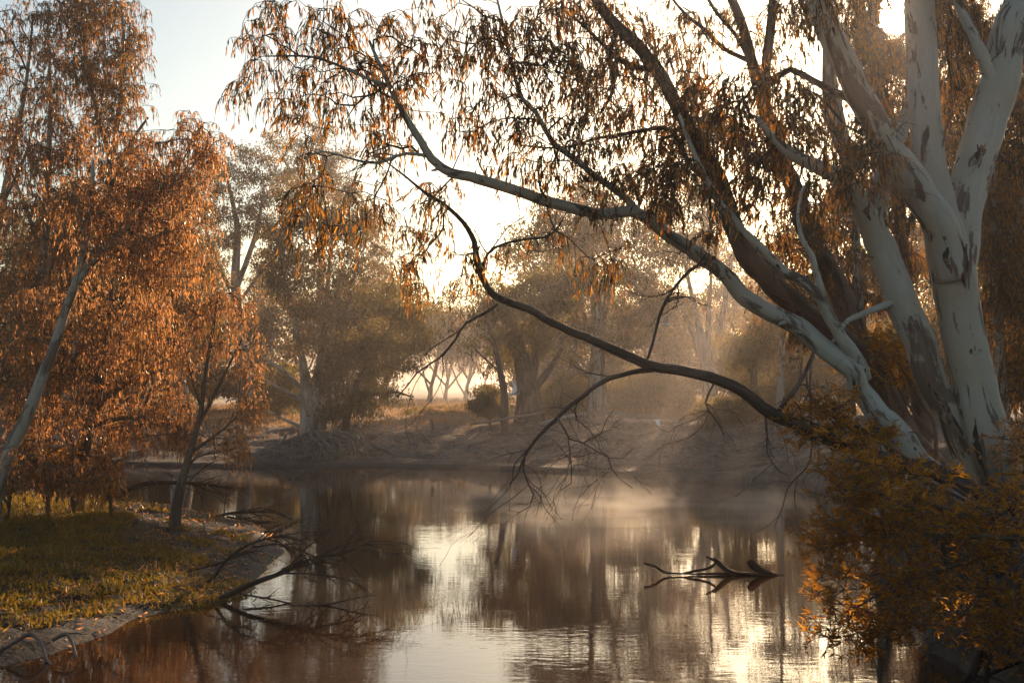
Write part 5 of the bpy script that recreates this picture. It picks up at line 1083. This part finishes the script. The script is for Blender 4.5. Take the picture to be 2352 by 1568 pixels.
# ------------------------------------------------------------------ air: haze and river mist
def box(name, a, b, mat):
    x0, y0, z0 = a; x1, y1, z1 = b
    v = np.array([(x0, y0, z0), (x1, y0, z0), (x1, y1, z0), (x0, y1, z0), (x0, y0, z1), (x1, y0, z1), (x1, y1, z1), (x0, y1, z1)], float)
    return link(name, new_mesh(name, v, [np.array([[3, 2, 1, 0], [4, 5, 6, 7], [0, 1, 5, 4], [1, 2, 6, 5], [2, 3, 7, 6], [3, 0, 4, 7]])], mat))
m, n, l = material('haze_air')
pv = n.new('ShaderNodeVolumePrincipled'); pv.inputs['Color'].default_value = (.92, .86, .84, 1); pv.inputs['Density'].default_value = HAZE_DENSITY; pv.inputs['Anisotropy'].default_value = 0.78
o = n.new('ShaderNodeOutputMaterial'); l.new(pv.outputs[0], o.inputs['Volume'])
hz = box('haze', (-330, -35, -2.0), (330, 630, 26.0), m); tag(hz, 'thin pale morning haze filling the valley air', kind='stuff')
m, n, l = material('river_mist')
tcn = n.new('ShaderNodeTexCoord'); ps = n.new('ShaderNodeNewGeometry').outputs['Position']
nz = noise(n, l, ps, 0.55, 4, 0.6, (0.6, 1.0, 1.4))
sp = n.new('ShaderNodeSeparateXYZ'); l.new(ps, sp.inputs[0])
fall = n.new('ShaderNodeMapRange'); fall.inputs['From Min'].default_value = 1.0; fall.inputs['From Max'].default_value = 0.05; l.new(sp.outputs['Z'], fall.inputs['Value'])
f2 = n.new('ShaderNodeMapRange'); f2.inputs['From Min'].default_value = 0.47; f2.inputs['From Max'].default_value = 0.72; l.new(nz, f2.inputs['Value'])
dn = mth(n, l, 'MULTIPLY', mth(n, l, 'MULTIPLY', f2.outputs[0], fall.outputs[0]), MIST_DENSITY * 2)
pv = n.new('ShaderNodeVolumePrincipled'); pv.inputs['Color'].default_value = (.92, .88, .82, 1); pv.inputs['Anisotropy'].default_value = 0.4; l.new(dn, pv.inputs['Density'])
o = n.new('ShaderNodeOutputMaterial'); l.new(pv.outputs[0], o.inputs['Volume'])
mist = box('mist', (-1.5, 30.5, 0.03), (8.6, 39, 0.9), m); tag(mist, 'thin mist drifting just above the river surface', kind='stuff')

m, n, l = material('bank_fog')
ps = n.new('ShaderNodeNewGeometry').outputs['Position']; sp = n.new('ShaderNodeSeparateXYZ'); l.new(ps, sp.inputs[0])
def soft(sock, a, b, c, d):
    r1_ = n.new('ShaderNodeMapRange'); r1_.inputs['From Min'].default_value = a; r1_.inputs['From Max'].default_value = b; l.new(sock, r1_.inputs['Value'])
    r2_ = n.new('ShaderNodeMapRange'); r2_.inputs['From Min'].default_value = d; r2_.inputs['From Max'].default_value = c; l.new(sock, r2_.inputs['Value'])
    return mth(n, l, 'MULTIPLY', r1_.outputs[0], r2_.outputs[0])
fx = mth(n, l, 'MULTIPLY', soft(sp.outputs['X'], -14, -4, 10, 18), soft(sp.outputs['Y'], 37, 44, 62, 74))
fx = mth(n, l, 'MULTIPLY', fx, soft(sp.outputs['Z'], -1, 0, 1.5, 8.5))
nz = noise(n, l, ps, 0.16, 3, 0.5)
pv = n.new('ShaderNodeVolumePrincipled'); pv.inputs['Color'].default_value = (.93, .87, .86, 1); pv.inputs['Anisotropy'].default_value = 0.5
l.new(mth(n, l, 'MULTIPLY', mth(n, l, 'MULTIPLY', fx, nz), FOG_DENSITY * 2), pv.inputs['Density'])
o = n.new('ShaderNodeOutputMaterial'); l.new(pv.outputs[0], o.inputs['Volume'])
fog = box('fog', (-14, 37, 0.02), (18, 74, 8.5), m); tag(fog, 'pale fog bank with sun shafts over the far slope', kind='stuff')

m, n, l = material('plain_fog')
ps = n.new('ShaderNodeNewGeometry').outputs['Position']; sp = n.new('ShaderNodeSeparateXYZ'); l.new(ps, sp.inputs[0])
fx = mth(n, l, 'MULTIPLY', soft(sp.outputs['X'], -90, -40, 40, 90), soft(sp.outputs['Y'], 88, 120, 260, 300))
fx = mth(n, l, 'MULTIPLY', fx, soft(sp.outputs['Z'], -1, 0, 2, 12))
pv = n.new('ShaderNodeVolumePrincipled'); pv.inputs['Color'].default_value = (.94, .87, .84, 1); pv.inputs['Anisotropy'].default_value = 0.5
l.new(mth(n, l, 'MULTIPLY', fx, 0.009), pv.inputs['Density'])
o = n.new('ShaderNodeOutputMaterial'); l.new(pv.outputs[0], o.inputs['Volume'])
pf = box('fog', (-90, 88, 0.05), (90, 300, 12), m); tag(pf, 'luminous ground fog lying far out over the plain', kind='stuff')
